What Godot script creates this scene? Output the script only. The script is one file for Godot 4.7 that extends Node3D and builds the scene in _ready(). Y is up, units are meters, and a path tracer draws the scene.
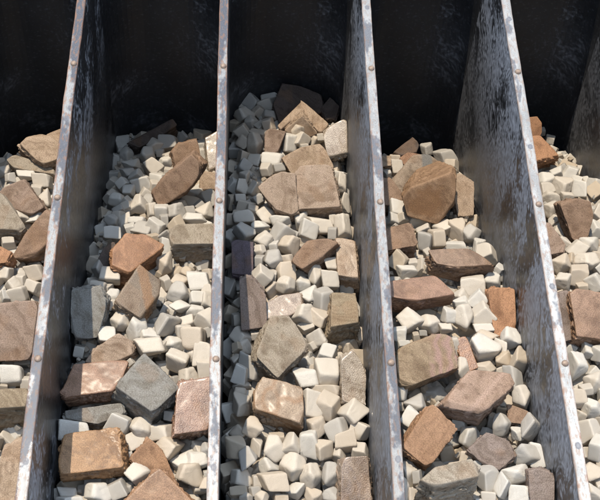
extends Node3D
# Steel bins seen from above: upright dividers with bolted cap bars, a dark back wall, and five heaps of
# sandstone blocks and pale tumbled stones.

const SPACING := 0.45      # between dividers
const BOLT_PITCH := 0.5175
const BACK := -1.25        # the back wall
const FRONT := 1.28
const SURFACE := {1: [[-1.25, -.95, -.6, -.35, -.1, .13, .4, .8, 1.3], [-1, -.86, -.66, -.56, -.46, -.42, -.38, -.36, -.36]], 2: [[-1.25, -1, -.75, -.5, -.2, .13, .4, .8, 1.3], [-1.04, -.98, -.82, -.68, -.54, -.43, -.4, -.37, -.37]], 3: [[-1.25, -.87, -.6, -.34, -.16, 0, .35, .7, 1.3], [-.94, -.75, -.64, -.55, -.5, -.49, -.46, -.44, -.43]], 4: [[-1.25, -.97, -.62, -.4, -.18, .13, .36, .6, .8, 1.3], [-1, -.9, -.7, -.62, -.51, -.38, -.34, -.3, -.25, -.25]], 5: [[-1.25, -1.13, -.8, -.5, -.2, .13, .4, .8, 1.3], [-1.04, -.98, -.76, -.62, -.5, -.4, -.36, -.33, -.33]]}

const HEAP_TOP := {1: -0.86, 2: -1.14, 3: -1.2, 4: -0.93, 5: -0.97}      # where the heaps fall away to the back wall

const STONE_TONES := {
	"tan": [0.626, 0.540, 0.446], "greytan": [0.575, 0.525, 0.45], "rose": [0.55, 0.465, 0.395], "brown": [0.53, 0.43, 0.345],
	"orange": [0.63, 0.465, 0.335], "olive": [0.547, 0.484, 0.390], "red": [0.56, 0.43, 0.34], "grey": [0.5, 0.48, 0.44],
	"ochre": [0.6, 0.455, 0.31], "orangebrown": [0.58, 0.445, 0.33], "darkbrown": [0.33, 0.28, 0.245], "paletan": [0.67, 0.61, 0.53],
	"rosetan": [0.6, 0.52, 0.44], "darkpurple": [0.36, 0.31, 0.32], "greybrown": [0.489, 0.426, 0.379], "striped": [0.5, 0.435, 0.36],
	"greystripe": [0.557, 0.487, 0.408], "banded": [0.553, 0.474, 0.372], "veined": [0.594, 0.508, 0.414], "pinkvein": [0.585, 0.485, 0.405],
	"russet": [0.57, 0.45, 0.355], "rust": [0.55, 0.435, 0.325],
}
const PALE_TONES := [[0.83, 0.81, 0.775], [0.815, 0.78, 0.73], [0.79, 0.74, 0.675], [0.765, 0.705, 0.625], [0.72, 0.70, 0.67]]

var taken := {}
var rng := RandomNumberGenerator.new()
var fine := FastNoiseLite.new()
var coarse := FastNoiseLite.new()
var grids := {}
var dry: StandardMaterial3D
var wet: StandardMaterial3D
var damp: StandardMaterial3D
var pale_mats := []
var pale_meshes := []
var loose_at := []
var loose_tint := []


func numbered(called: String) -> String:
	var n: int = taken.get(called, 0)
	taken[called] = n + 1
	return called if n == 0 else "%s_%03d" % [called, n]


func tag(o: Node, label: String, category := "", group := "", kind := "") -> void:
	if label: o.set_meta("label", label)
	if category: o.set_meta("category", category)
	if group: o.set_meta("group", group)
	if kind: o.set_meta("kind", kind)


func obj(called: String, mesh: Mesh, mat: Material, parent: Node = self) -> MeshInstance3D:
	var o := MeshInstance3D.new()
	o.name = numbered(called) if parent == self else called
	o.mesh = mesh
	o.material_override = mat
	parent.add_child(o, true)
	return o


# ---------------------------------------------------------------- meshes

func grid(n: int) -> Dictionary:      # the points of a cube's skin, shared along its edges, closer together towards them
	if grids.has(n): return grids[n]
	var key := {}
	var dirs := PackedVector3Array()
	var index := PackedInt32Array()
	for face in 6:
		var ax := face / 2
		var sgn := 1 if face % 2 == 0 else -1
		for i in n:
			for j in n:
				var q := []
				for c in [[0, 0], [1, 0], [1, 1], [0, 1]]:
					var v := Vector3i()
					v[ax] = n * sgn
					v[(ax + 1) % 3] = 2 * (i + c[0]) - n
					v[(ax + 2) % 3] = 2 * (j + c[1]) - n
					if not key.has(v):
						key[v] = dirs.size()
						var d := Vector3(v) / n
						for k in 3: d[k] = lerpf(d[k], sin(d[k] * PI / 2), 0.6)
						dirs.append(d)
					q.append(key[v])
				if sgn > 0: index.append_array([q[0], q[2], q[1], q[0], q[3], q[2]])
				else: index.append_array([q[0], q[1], q[2], q[0], q[2], q[3]])
	grids[n] = {"dirs": dirs, "index": index}
	return grids[n]


func finish(pts: PackedVector3Array, index: PackedInt32Array, colours := PackedColorArray()) -> ArrayMesh:
	var normals := PackedVector3Array()
	normals.resize(pts.size())
	for i in range(0, index.size(), 3):
		var a := index[i]
		var b := index[i + 1]
		var c := index[i + 2]
		var m := (pts[c] - pts[a]).cross(pts[b] - pts[a])
		normals[a] += m
		normals[b] += m
		normals[c] += m
	for i in normals.size(): normals[i] = normals[i].normalized()
	var arrays := []
	arrays.resize(Mesh.ARRAY_MAX)
	arrays[Mesh.ARRAY_VERTEX] = pts
	arrays[Mesh.ARRAY_NORMAL] = normals
	arrays[Mesh.ARRAY_INDEX] = index
	if colours: arrays[Mesh.ARRAY_COLOR] = colours
	var m := ArrayMesh.new()
	m.add_surface_from_arrays(Mesh.PRIMITIVE_TRIANGLES, arrays)
	return m


func radius(d: Vector3, ns: PackedVector3Array, hs: PackedFloat32Array, power: float) -> float:
	var s := 0.0
	for k in ns.size():
		var c := d.dot(ns[k]) / hs[k]
		if c > 0.0: s += pow(c, power)
	return pow(s, -1.0 / power)


# A split block of sandstone: flat bedding face up, outline given, sides broken along the strata.
func block_mesh(outline: Array, thick: float, tone: String, seed_: int) -> ArrayMesh:
	rng.seed = 900 + seed_ * 77
	var ns := PackedVector3Array()
	var hs := PackedFloat32Array()
	var poly := PackedVector2Array()
	var ext := Vector3(0, thick / 2, 0)
	for i in range(0, outline.size(), 2):
		var q := Vector2(outline[i], outline[i + 1])
		poly.append(q)
		ext.x = maxf(ext.x, absf(q.x))
		ext.z = maxf(ext.z, absf(q.y))
	ns.append(Vector3(rng.randf_range(-0.05, 0.05), 1, rng.randf_range(-0.05, 0.05)).normalized())
	hs.append(thick / 2)
	ns.append(Vector3(0, -1, 0))
	hs.append(thick / 2)
	for i in poly.size():
		var a := poly[i]
		var e := poly[(i + 1) % poly.size()] - a
		if e.length() < 0.004: continue
		var m := Vector2(e.y, -e.x).normalized()
		if m.dot(a) < 0: m = -m
		var n := Vector3(m.x, rng.randf_range(-0.16, 0.2), m.y)
		var l := n.length()
		ns.append(n / l)
		hs.append(maxf(0.012, m.dot(a) / l + n.y / l * thick * 0.35))
		if rng.randf() < 0.75:      # a second break across the same side
			var n2 := Vector3(m.x, rng.randf_range(0.35, 0.9), m.y).normalized()
			n2 = (n2 + Vector3(-m.y, 0, m.x) * rng.randf_range(-0.45, 0.45)).normalized()
			var reach := 0.0
			for q in poly: reach = maxf(reach, n2.x * q.x + n2.z * q.y + n2.y * thick / 2)
			ns.append(n2)
			hs.append(reach * rng.randf_range(0.9, 0.985))
		if rng.randf() < 0.8:
			var n3 := (Vector3(m.x, rng.randf_range(-0.5, -0.1), m.y) + Vector3(-m.y, 0, m.x) * rng.randf_range(-0.7, 0.7)).normalized()
			var reach := 0.0
			for q in poly: reach = maxf(reach, n3.x * q.x + n3.z * q.y + absf(n3.y) * thick / 2)
			ns.append(n3)
			hs.append(reach * rng.randf_range(0.88, 0.97))
	for i in 4:      # knocked-off corners
		var n := Vector3(rng.randf_range(-1, 1), rng.randf_range(0.1, 0.9), rng.randf_range(-1, 1)).normalized()
		var far := 0.0
		for q in poly: far = maxf(far, n.x * q.x + n.z * q.y + absf(n.y) * thick / 2)
		ns.append(n)
		hs.append(far * rng.randf_range(0.90, 0.99))
	var g := grid(46)
	var dirs: PackedVector3Array = g.dirs
	var pts := PackedVector3Array()
	var cols := PackedColorArray()
	pts.resize(dirs.size())
	cols.resize(dirs.size())
	var t: Array = STONE_TONES[tone]
	var base := Color(t[0], t[1], t[2]).srgb_to_linear()
	var light := Color(minf(t[0] * 1.18, 0.8), minf(t[1] * 1.2, 0.76), minf(t[2] * 1.25, 0.7)).srgb_to_linear()
	var deep := Color(t[0] * 0.74, t[1] * 0.68, t[2] * 0.63).srgb_to_linear()
	var rust := Color(0.58, 0.43, 0.29).srgb_to_linear()
	var grey := Color(0.46, 0.45, 0.43).srgb_to_linear()
	var rose := Color(0.62, 0.5, 0.45).srgb_to_linear()
	var off := Vector3(rng.randf() * 40, rng.randf() * 40, rng.randf() * 40)
	var rough := rng.randf_range(0.7, 1.5)
	var bed := Vector3(rng.randf_range(-0.55, 0.55), 1, rng.randf_range(-0.55, 0.55)).normalized()
	for i in dirs.size():
		var d := dirs[i] * ext
		var l := d.length()
		d /= l
		var p := d * radius(d, ns, hs, 70.0)
		var up := smoothstep(0.80, 0.97, absf(p.y) / (thick / 2))       # 1 on the bedding faces
		var side := 1.0 - up
		var q := p + off
		var w := fine.get_noise_3d(q.x * 34, q.y * 34, q.z * 34)
		var w2 := coarse.get_noise_3d(q.x * 13, q.y * 26, q.z * 13)
		var ledge := fine.get_noise_3d(q.x * 6, q.y * 130 + w2 * 6, q.z * 6)
		var chip := absf(coarse.get_noise_3d(q.x * 38 + 9, q.y * 38, q.z * 38))
		var push := (w * 0.0035 + w2 * 0.006) * (0.22 + 0.9 * side) + side * rough * (ledge * 0.0048 - chip * 0.0085)
		pts[i] = p + d * push
		var c := base.lerp(light, clampf(0.34 + w2 * 0.45 + w * 0.2 + ledge * side * 0.7, 0, 1))
		c = c.lerp(deep, clampf(-w2 * 1.1 - 0.2 - ledge * side * 1.3, 0, 0.7))
		var band := fine.get_noise_2d(q.dot(bed) * 62 + w2 * 1.3, off.x) + 0.7 * fine.get_noise_2d(q.dot(bed) * 230 + w2 * 2.0, off.y)
		c = c.lerp(deep, clampf(band * 1.1, 0, 0.42)).lerp(light, clampf(-band * 0.9, 0, 0.3))
		var crack := absf(coarse.get_noise_3d(q.x * 16 + 60, q.y * 5, q.z * 16))
		c = c.lerp(deep * 0.7, 0.5 * smoothstep(0.022, 0.006, crack))
		var stain := coarse.get_noise_3d(q.x * 9 + 31, q.y * 9, q.z * 9)
		c = c.lerp(rust, clampf(stain * 1.3 - 0.3, 0, 0.2))
		# worn pale along the edges, where two faces bear on the point alike
		var first := 0.0
		var second := 0.0
		for k in ns.size():
			var m := d.dot(ns[k]) / hs[k]
			if m > first:
				second = first
				first = m
			elif m > second: second = m
		c = c.lerp(light, 0.55 * smoothstep(0.93, 1.0, second / first + w * 0.03))
		match tone:
			"striped": c = c.lerp(rust, 0.8 * smoothstep(0.012, 0.004, absf(p.x - 0.012 - p.z * 0.25 + w * 0.006) - 0.008))
			"greystripe": c = c.lerp(grey, 0.95 * smoothstep(0.010, 0.004, absf(p.x - 0.03 + w * 0.006) - 0.012))
			"banded":
				c = c.lerp(rose, 0.85 * smoothstep(-0.01, 0.012, p.x - 0.018 + w * 0.008) * (0.65 + 0.6 * sin(p.x * 190 + w2 * 5)))
			"veined": c = c.lerp(rust, 0.75 * smoothstep(0.22, 0.02, absf(coarse.get_noise_3d(q.x * 9, q.y * 9, q.z * 9))))
			"pinkvein": c = c.lerp(light, smoothstep(0.006, 0.002, absf(p.x * 0.75 + p.z * 0.66 - 0.012 + w * 0.004) - 0.002))
			"rust": c = c.lerp(rust.lerp(deep, 0.35), 0.85 * smoothstep(0.90, 0.74, second / first + w * 0.12) * up)
			"ochre": c = c.lerp(light, 0.7 * smoothstep(0.1, 0.0, absf(coarse.get_noise_3d(q.x * 11, 3, q.z * 11))))
		cols[i] = c
	return finish(pts, g.index, cols)


# A pale stone worn round in a tumbler: 0-7 cubes, 8-15 pyramids, 16-23 wedges, 24-31 rounder lumps.
func pale_mesh(v: int) -> ArrayMesh:
	rng.seed = 4000 + v * 131
	var ns := PackedVector3Array()
	var hs := PackedFloat32Array()
	var power := 14.0
	var j := func(n: Vector3, a: float) -> Vector3: return (n + Vector3(rng.randf_range(-a, a), rng.randf_range(-a, a), rng.randf_range(-a, a))).normalized()
	var family := v / 8
	if family == 0 or family == 3:
		power = 14.0 if family == 0 else 6.5
		var a := 0.22
		for n in [Vector3.RIGHT, Vector3.LEFT, Vector3.UP, Vector3.DOWN, Vector3.FORWARD, Vector3.BACK]:
			ns.append(j.call(n, a))
			hs.append(rng.randf_range(0.8, 1.0))
		var c: Vector3 = j.call(Vector3(1, 1, 1), 1.4)
		ns.append(c)
		hs.append(rng.randf_range(1.05, 1.3))
	elif family == 1:      # three or four faces meeting in a blunt point
		var sides := 3 + v % 2
		var turn := rng.randf() * TAU
		for k in sides:
			var ang := turn + TAU * k / sides + rng.randf_range(-0.25, 0.25)
			ns.append(j.call(Vector3(cos(ang), sin(ang), rng.randf_range(0.45, 0.85)), 0.08))
			hs.append(rng.randf_range(0.62, 0.78))
		ns.append(j.call(Vector3(0, 0, -1), 0.2))
		hs.append(0.7)
		for k in 4:
			var ang := TAU * k / 4.0 + rng.randf() * 0.5
			ns.append(Vector3(cos(ang), sin(ang), -0.2).normalized())
			hs.append(0.98)
	else:      # a roof-like ridge
		var ang := rng.randf() * PI
		var r := Vector3(cos(ang), sin(ang), 0)
		var s := Vector3(-sin(ang), cos(ang), 0)
		ns.append(j.call(s + Vector3(0, 0, rng.randf_range(0.5, 1.1)), 0.1))
		hs.append(0.66)
		ns.append(j.call(-s + Vector3(0, 0, rng.randf_range(0.4, 0.9)), 0.1))
		hs.append(0.72)
		ns.append(j.call(r, 0.25))
		hs.append(0.92)
		ns.append(j.call(-r, 0.25))
		hs.append(0.92)
		ns.append(j.call(s, 0.1))
		hs.append(1.0)
		ns.append(j.call(-s, 0.1))
		hs.append(1.0)
		ns.append(Vector3(0, 0, -1))
		hs.append(0.8)
	var g := grid(14)
	var pts := PackedVector3Array()
	var off := v * 7.3
	for d0 in g.dirs:
		var d: Vector3 = d0.normalized()
		var p := d * radius(d, ns, hs, power)
		p += d * (fine.get_noise_3d(p.x * 1.6 + off, p.y * 1.6, p.z * 1.6) * 0.04 + fine.get_noise_3d(p.x * 6 + off, p.y * 6, p.z * 6) * 0.012)
		pts.append(p)
	var lo := pts[0]
	var hi := pts[0]
	for p in pts:
		lo = lo.min(p)
		hi = hi.max(p)
	for i in pts.size(): pts[i] = (pts[i] - (lo + hi) / 2) / (hi - lo)      # one unit each way
	return finish(pts, g.index)


# A profile in x and y carried along z (or, with upright, a plan in x and z carried up y).
# Texture runs along the bar; on a plate it runs along z and down y, in metres.
func extrude(profile: PackedVector2Array, a: float, b: float, upright := false, plate := false, bow := 0) -> ArrayMesh:
	var st := SurfaceTool.new()
	st.begin(Mesh.PRIMITIVE_TRIANGLES)
	var clock := Geometry2D.is_polygon_clockwise(profile)
	var lo := INF
	var hi := -INF
	for q in profile:
		lo = minf(lo, q.x)
		hi = maxf(hi, q.x)
	var put := func(q: Vector2, t: float, along: float) -> void:
		if upright: st.set_uv(Vector2(along / 2.6, t / 1.34))
		elif plate: st.set_uv(Vector2((t - BACK) / 2.6, q.y / 1.34))
		else: st.set_uv(Vector2(along, (t - BACK) / 2.53))
		if upright: st.add_vertex(Vector3(q.x, t, q.y))
		elif bow: st.add_vertex(Vector3(q.x + fine.get_noise_2d(t * 1.3, bow * 9.0) * 0.003 + fine.get_noise_2d(t * 14, q.x * 400 + bow) * 0.0011, q.y + coarse.get_noise_2d(t * 9, q.x * 90 + bow * 5.0) * 0.0009 * (1.0 if q.y > -0.005 else 0.0), t))
		else: st.add_vertex(Vector3(q.x, q.y, t))
	var flip := clock != upright
	var run := 0.0
	st.set_smooth_group(-1)
	for i in profile.size():
		var p := profile[i]
		var q := profile[(i + 1) % profile.size()]
		var u0 := (p.x - lo) / (hi - lo) if not upright else run
		run += p.distance_to(q)
		var u1 := (q.x - lo) / (hi - lo) if not upright else run
		var cuts := 90 if bow else 1
		for n in cuts:
			var t0 := lerpf(a, b, n / float(cuts))
			var t1 := lerpf(a, b, (n + 1) / float(cuts))
			var quad := [[p, t0, u0], [q, t0, u1], [q, t1, u1], [p, t1, u0]]
			for k in ([0, 1, 2, 0, 2, 3] if flip else [0, 2, 1, 0, 3, 2]):
				put.call(quad[k][0], quad[k][1], quad[k][2])
	var tri := Geometry2D.triangulate_polygon(profile)
	for e in [[a, false], [b, true]]:
		for k in range(0, tri.size(), 3):
			var order := [tri[k], tri[k + 1], tri[k + 2]]
			var area := (profile[order[1]] - profile[order[0]]).cross(profile[order[2]] - profile[order[0]])
			var want: bool = e[1] != upright
			if (area > 0) == want: order.reverse()
			for m in order: put.call(profile[m], e[0], 0.02)
	st.generate_normals()
	return st.commit()


func lathe(profile: PackedVector2Array, n := 20) -> ArrayMesh:
	var st := SurfaceTool.new()
	st.begin(Mesh.PRIMITIVE_TRIANGLES)
	st.set_smooth_group(0)
	for i in profile.size() - 1:
		for k in n:
			var q := []
			for c in [[i, k], [i + 1, k], [i + 1, k + 1], [i, k + 1]]:
				var ang: float = TAU * c[1] / n
				q.append(Vector3(cos(ang) * profile[c[0]].x, profile[c[0]].y, sin(ang) * profile[c[0]].x))
			for m in [0, 2, 1, 0, 3, 2]: st.add_vertex(q[m])
	st.generate_normals()
	return st.commit()


# ---------------------------------------------------------------- materials

func noise(freq: float, octaves: int, seed_: int, kind := FastNoiseLite.TYPE_SIMPLEX_SMOOTH) -> FastNoiseLite:
	var n := FastNoiseLite.new()
	n.noise_type = kind
	n.frequency = freq
	n.seed = seed_
	n.fractal_octaves = octaves
	return n


func noise_tex(n: FastNoiseLite, a: Color, b: Color, size := 512) -> NoiseTexture2D:
	var t := NoiseTexture2D.new()
	t.width = size
	t.height = size
	t.seamless = true
	t.noise = n
	var ramp := Gradient.new()
	ramp.set_color(0, a)
	ramp.set_color(1, b)
	t.color_ramp = ramp
	return t


func stone_material(scale: float, bump: float, a: Color, b: Color, rough: float, seed_: int, grain := 0.035) -> StandardMaterial3D:
	var m := StandardMaterial3D.new()
	m.uv1_triplanar = true
	m.uv1_scale = Vector3.ONE * scale
	m.albedo_texture = noise_tex(noise(grain, 5, seed_), a, b)
	m.heightmap_enabled = true
	m.heightmap_texture = noise_tex(noise(grain * 0.9, 6, seed_ + 1), Color.BLACK, Color.WHITE)
	m.heightmap_scale = bump
	m.roughness = rough
	return m


# The face of an old painted plate: dark paint scoured to grey steel in runs, dust and rust over it.
func plate_material(seed_: int, worn: float, dust: float, scrapes := 0.35, matt := 0.0) -> StandardMaterial3D:
	var w := 768
	var h := 448
	var im := Image.create(w, h, false, Image.FORMAT_RGB8)
	var ro := Image.create(w, h, false, Image.FORMAT_RGB8)
	var runs := noise(1.0, 4, seed_)
	var area := noise(1.0, 3, seed_ + 5)
	var paint := Color(0.115, 0.115, 0.12)
	var scoured := Color(0.605, 0.615, 0.64)
	var earth := Color(0.42, 0.36, 0.30)
	for y in h:
		for x in w:
			var u := x * 0.0034      # metres
			var v := y * 0.003
			var warp := area.get_noise_2d(u * 5, v * 5)
			var s := runs.get_noise_2d(u * 9 + v * 3.0 + warp * 1.6, v * 4.5)       # broad runs
			var g := runs.get_noise_2d(u * 55 + warp * 3 + 40, v * 38)               # scuffs and flakes
			var f := runs.get_noise_2d(u * 120 + v * 20 + 7, v * 22)                 # fine drag marks
			var big := area.get_noise_2d(u * 2.2 + 20, v * 2.0)
			var k := smoothstep(-0.36, 0.36, s * 0.75 + big * 0.8 + g * 0.5 + f * 0.1 + worn)
			var deep := smoothstep(0.28, 0.55, (1.0 - y / float(h)) * 1.34)      # rubbed smooth by stones, low down
			k = lerpf(k, clampf(0.5 + worn * 0.4 + big * 0.3, 0, 1), deep * 0.65)
			var c := paint.lerp(scoured, k * (0.68 + g * 0.32 + f * 0.14))
			var e := smoothstep(0.1, 0.5, area.get_noise_2d(u * 3 + 50, v * 3) + g * 0.3 + dust)
			c = c.lerp(earth, e * 0.22)
			var nick := smoothstep(0.36, 0.5, runs.get_noise_2d(u * 40 + 90, v * 90))   # scrapes from stones going down
			c = c.lerp(scoured, nick * scrapes)
			im.set_pixel(x, y, c)
			var r := 0.36 + matt + 0.2 * k + 0.12 * g + 0.2 * e
			ro.set_pixel(x, y, Color(r, r, r))
	var m := StandardMaterial3D.new()
	m.albedo_texture = ImageTexture.create_from_image(im)
	m.roughness_texture = ImageTexture.create_from_image(ro)
	m.roughness = 1.0
	m.metallic = 0.1
	m.heightmap_enabled = true
	m.heightmap_texture = m.roughness_texture
	m.heightmap_scale = 0.012
	return m


# The top bar: bare zinc-grey steel with what is left of a blue-black paint, rust along the edges, old bolt marks.
func cap_material(seed_: int, paint_far: float, paint_near: float, rust_far: float, rust_near: float, whitened := 0.0) -> StandardMaterial3D:
	var w := 40
	var h := 1280
	var im := Image.create(w, h, false, Image.FORMAT_RGB8)
	var ro := Image.create(w, h, false, Image.FORMAT_RGB8)
	var n := noise(1.0, 4, seed_)
	var steel := Color(0.49, 0.485, 0.475)
	var paint := Color(0.19, 0.20, 0.235)
	var rust := Color(0.45, 0.31, 0.23)
	var white := Color(0.65, 0.64, 0.62)
	for y in h:
		var t := y / float(h)
		for x in w:
			var u := x / float(w)
			var px := u * 0.028
			var pz := t * 2.53
			var a := n.get_noise_2d(px * 60, pz * 42)
			var a2 := n.get_noise_2d(px * 16 + 9, pz * 4.2)
			var b := n.get_noise_2d(px * 220 + 30, pz * 170)
			var c := steel.lerp(white, clampf(a2 * 1.2 + 0.3 + whitened * smoothstep(0.35, 0.8, t), 0, 1)) * (1.0 + b * 0.14)  # steel turns whiter towards the near end
			var amount := lerpf(paint_far, paint_near, t)
			var p := smoothstep(-0.25, 0.25, a * 0.3 + a2 * 1.35 + b * 0.2 + amount - 0.55)
			c = c.lerp(paint * (1.0 + b * 0.3), p * (0.58 + 0.36 * amount))
			var edge := smoothstep(0.30, 0.5, absf(u - 0.5) + b * 0.16 + a * 0.1)
			c = c.lerp(rust, clampf(edge * lerpf(rust_far, rust_near, t) + smoothstep(0.1, 0.4, n.get_noise_2d(px * 80 + 70, pz * 26)) * lerpf(rust_far, rust_near, t) * 0.9, 0, 0.85))
			for k in 5:
				var z := (k - 1.5 + 0.08 * sin(seed_ + k)) * BOLT_PITCH - BACK
				var r := Vector2(px - 0.0155, (pz - z) * 0.75).length() + b * 0.0015
				c = c.lerp(Color(0.34, 0.34, 0.36), 0.8 * smoothstep(0.0085, 0.0065, r) * (1.0 if r > 0.004 else 0.75))
			im.set_pixel(x, y, c)
			var r2 := clampf(0.42 + p * 0.08 + b * 0.2 + edge * 0.15, 0.2, 0.9)
			ro.set_pixel(x, y, Color(r2, r2, r2))
	var m := StandardMaterial3D.new()
	m.albedo_texture = ImageTexture.create_from_image(im)
	m.roughness_texture = ImageTexture.create_from_image(ro)
	m.roughness = 1.0
	m.metallic = 0.05
	m.heightmap_enabled = true
	m.heightmap_texture = m.albedo_texture
	m.heightmap_scale = 0.03
	return m


# ---------------------------------------------------------------- things

func divider(k: int, label: String, plate: Material, shady: Material, cap: Material, bolt_mat: Material) -> void:
	var x := (k - 2.5) * SPACING
	var o := Node3D.new()
	o.name = numbered("steel_divider")
	o.position = Vector3(x, 0, 0)
	add_child(o)
	tag(o, label, "divider", "steel dividers between the bins")
	var hw := 0.0115
	for side in [-1, 1]:
		var l := minf(side * hw, side * 0.0003)
		var r := maxf(side * hw, side * 0.0003)
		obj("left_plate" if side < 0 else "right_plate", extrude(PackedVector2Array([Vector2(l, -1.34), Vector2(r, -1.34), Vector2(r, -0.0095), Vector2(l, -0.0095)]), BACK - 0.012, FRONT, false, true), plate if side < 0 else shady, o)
	var c := 0.014
	obj("cap_bar", extrude(PackedVector2Array([Vector2(-c, -0.009), Vector2(c, -0.009), Vector2(c, -0.0016), Vector2(c - 0.0016, 0), Vector2(-c + 0.0016, 0), Vector2(-c, -0.0016)]), BACK, FRONT, false, false, k + 1), cap, o)
	var head := PackedVector2Array([Vector2(0.0002, 0.0075), Vector2(0.0050, 0.0072), Vector2(0.0076, 0.006), Vector2(0.0090, 0.0035), Vector2(0.0093, 0), Vector2(0.0093, -0.001)])
	var bolt := lathe(head, 16)
	rng.seed = 70 + k
	for m in range(-2, 3):
		var b := obj("bolt", bolt, bolt_mat, o)
		b.position = Vector3(0.001 + rng.randf_range(-0.0012, 0.0012), 0.0, m * BOLT_PITCH + rng.randf_range(-0.004, 0.004))
		b.rotation = Vector3(rng.randf_range(-0.08, 0.08), rng.randf() * TAU, rng.randf_range(-0.08, 0.08))


func laid(normal: Vector3, at: Vector3) -> Transform3D:
	var y := normal.normalized()
	var x := (Vector3.RIGHT - y * y.x).normalized()
	return Transform3D(Basis(x, y, x.cross(y)), at)


func block(label: String, at: Vector3, normal: Vector3, outline: Array, thick: float, tone: String, shine: float, arms := []) -> void:
	var n: int = taken.get("sandstone_block", 0)
	var mesh := block_mesh(outline, thick, tone, n)
	var place := laid(normal, at)
	if arms:      # an angled block: its other arms, grown into the first
		var st := SurfaceTool.new()
		st.append_from(mesh, 0, Transform3D())
		for k in arms.size():
			var arm: Array = arms[k]
			st.append_from(block_mesh(arm[2], arm[3], tone, n + 300 + k), 0, place.affine_inverse() * laid(arm[1], arm[0]))
		mesh = st.commit()
	var o := obj("sandstone_block", mesh, wet if shine > 0.45 else damp if shine > 0.0 else dry)
	o.transform = place
	tag(o, label, "rock", "sandstone blocks in the bins")


func pale(label: String, shape: int, tone: int, at: Vector3, turn: Vector3, size: Vector3) -> void:
	var o := obj("pale_stone", pale_meshes[shape], pale_mats[tone])
	o.position = at
	o.rotation_degrees = turn
	o.scale = size
	tag(o, label, "stone", "pale tumbled stones in the bins")


func loose(shape: int, tone: int, at: Vector3, turn: Vector3, size: Vector3) -> void:
	loose_at.append(Transform3D(Basis.from_euler(turn * PI / 180.0) * Basis.from_scale(size), at))
	loose_tint.append(tone)


func surface(bin: int, z: float) -> float:
	var zs: Array = SURFACE[bin][0]
	var ys: Array = SURFACE[bin][1]
	for i in zs.size() - 1:
		if z <= zs[i + 1]: return lerpf(ys[i], ys[i + 1], clampf((z - zs[i]) / (zs[i + 1] - zs[i]), 0, 1))
	return ys[-1]


func fill() -> void:      # the stones under the ones that show, and those past the edges of the photograph
	rng.seed = 31
	for bin in range(1, 6):
		var lo := (bin - 3.5) * SPACING + 0.036
		for layer in 3:
			for i in 44:
				for j in 8:
					var z := BACK + 0.05 + i * 0.056 + rng.randf_range(-0.014, 0.014)
					var x := lo + (j + 0.5 * (i % 2)) * 0.0505 + rng.randf_range(-0.012, 0.012)
					x = minf(x, lo + 0.378)
					var outside := absf(x + 0.02) > 0.86 + (0.74 - z) * 0.18 or z > 0.84
					var y := surface(bin, z) - 0.063 - 0.042 * layer + rng.randf_range(-0.01, 0.008)
					if outside: y += 0.05
					y -= maxf(0.0, HEAP_TOP[bin] - z) * 1.3
					var turn := Basis.from_euler(Vector3(rng.randf(), rng.randf(), rng.randf()) * TAU)
					var s := rng.randf_range(0.048, 0.066)
					loose_at.append(Transform3D(turn * Basis.from_scale(Vector3(s, s * rng.randf_range(0.8, 1.1), s)), Vector3(x, y, z)))
					loose_tint.append(rng.randi() % 5)
		for i in 420:      # chips and crumbs between them
			var z := rng.randf_range(BACK + 0.05, FRONT - 0.05)
			var s := rng.randf_range(0.012, 0.024)
			loose_at.append(Transform3D(Basis.from_euler(Vector3(rng.randf(), rng.randf(), rng.randf()) * TAU) * Basis.from_scale(Vector3(s, s * 0.7, s)), Vector3(lo + rng.randf() * 0.37, surface(bin, z) - rng.randf_range(0.018, 0.045) - maxf(0.0, HEAP_TOP[bin] - z) * 1.3, z)))
			loose_tint.append(rng.randi() % 5)
	var mm := MultiMesh.new()
	mm.transform_format = MultiMesh.TRANSFORM_3D
	mm.use_colors = true
	mm.mesh = pale_meshes[3]
	mm.instance_count = loose_at.size()
	for i in loose_at.size():
		mm.set_instance_transform(i, loose_at[i])
		var t: Array = PALE_TONES[loose_tint[i]]
		mm.set_instance_color(i, Color(t[0], t[1], t[2]).srgb_to_linear())
	var o := MultiMeshInstance3D.new()
	o.name = "pale_stone_fill"
	o.multimesh = mm
	var m: StandardMaterial3D = pale_mats[1].duplicate()
	m.albedo_color = Color.WHITE
	m.vertex_color_use_as_albedo = true
	o.material_override = m
	add_child(o)
	tag(o, "pale tumbled stones filling the gaps deep between the stones on top", "stones", "", "stuff")


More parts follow.
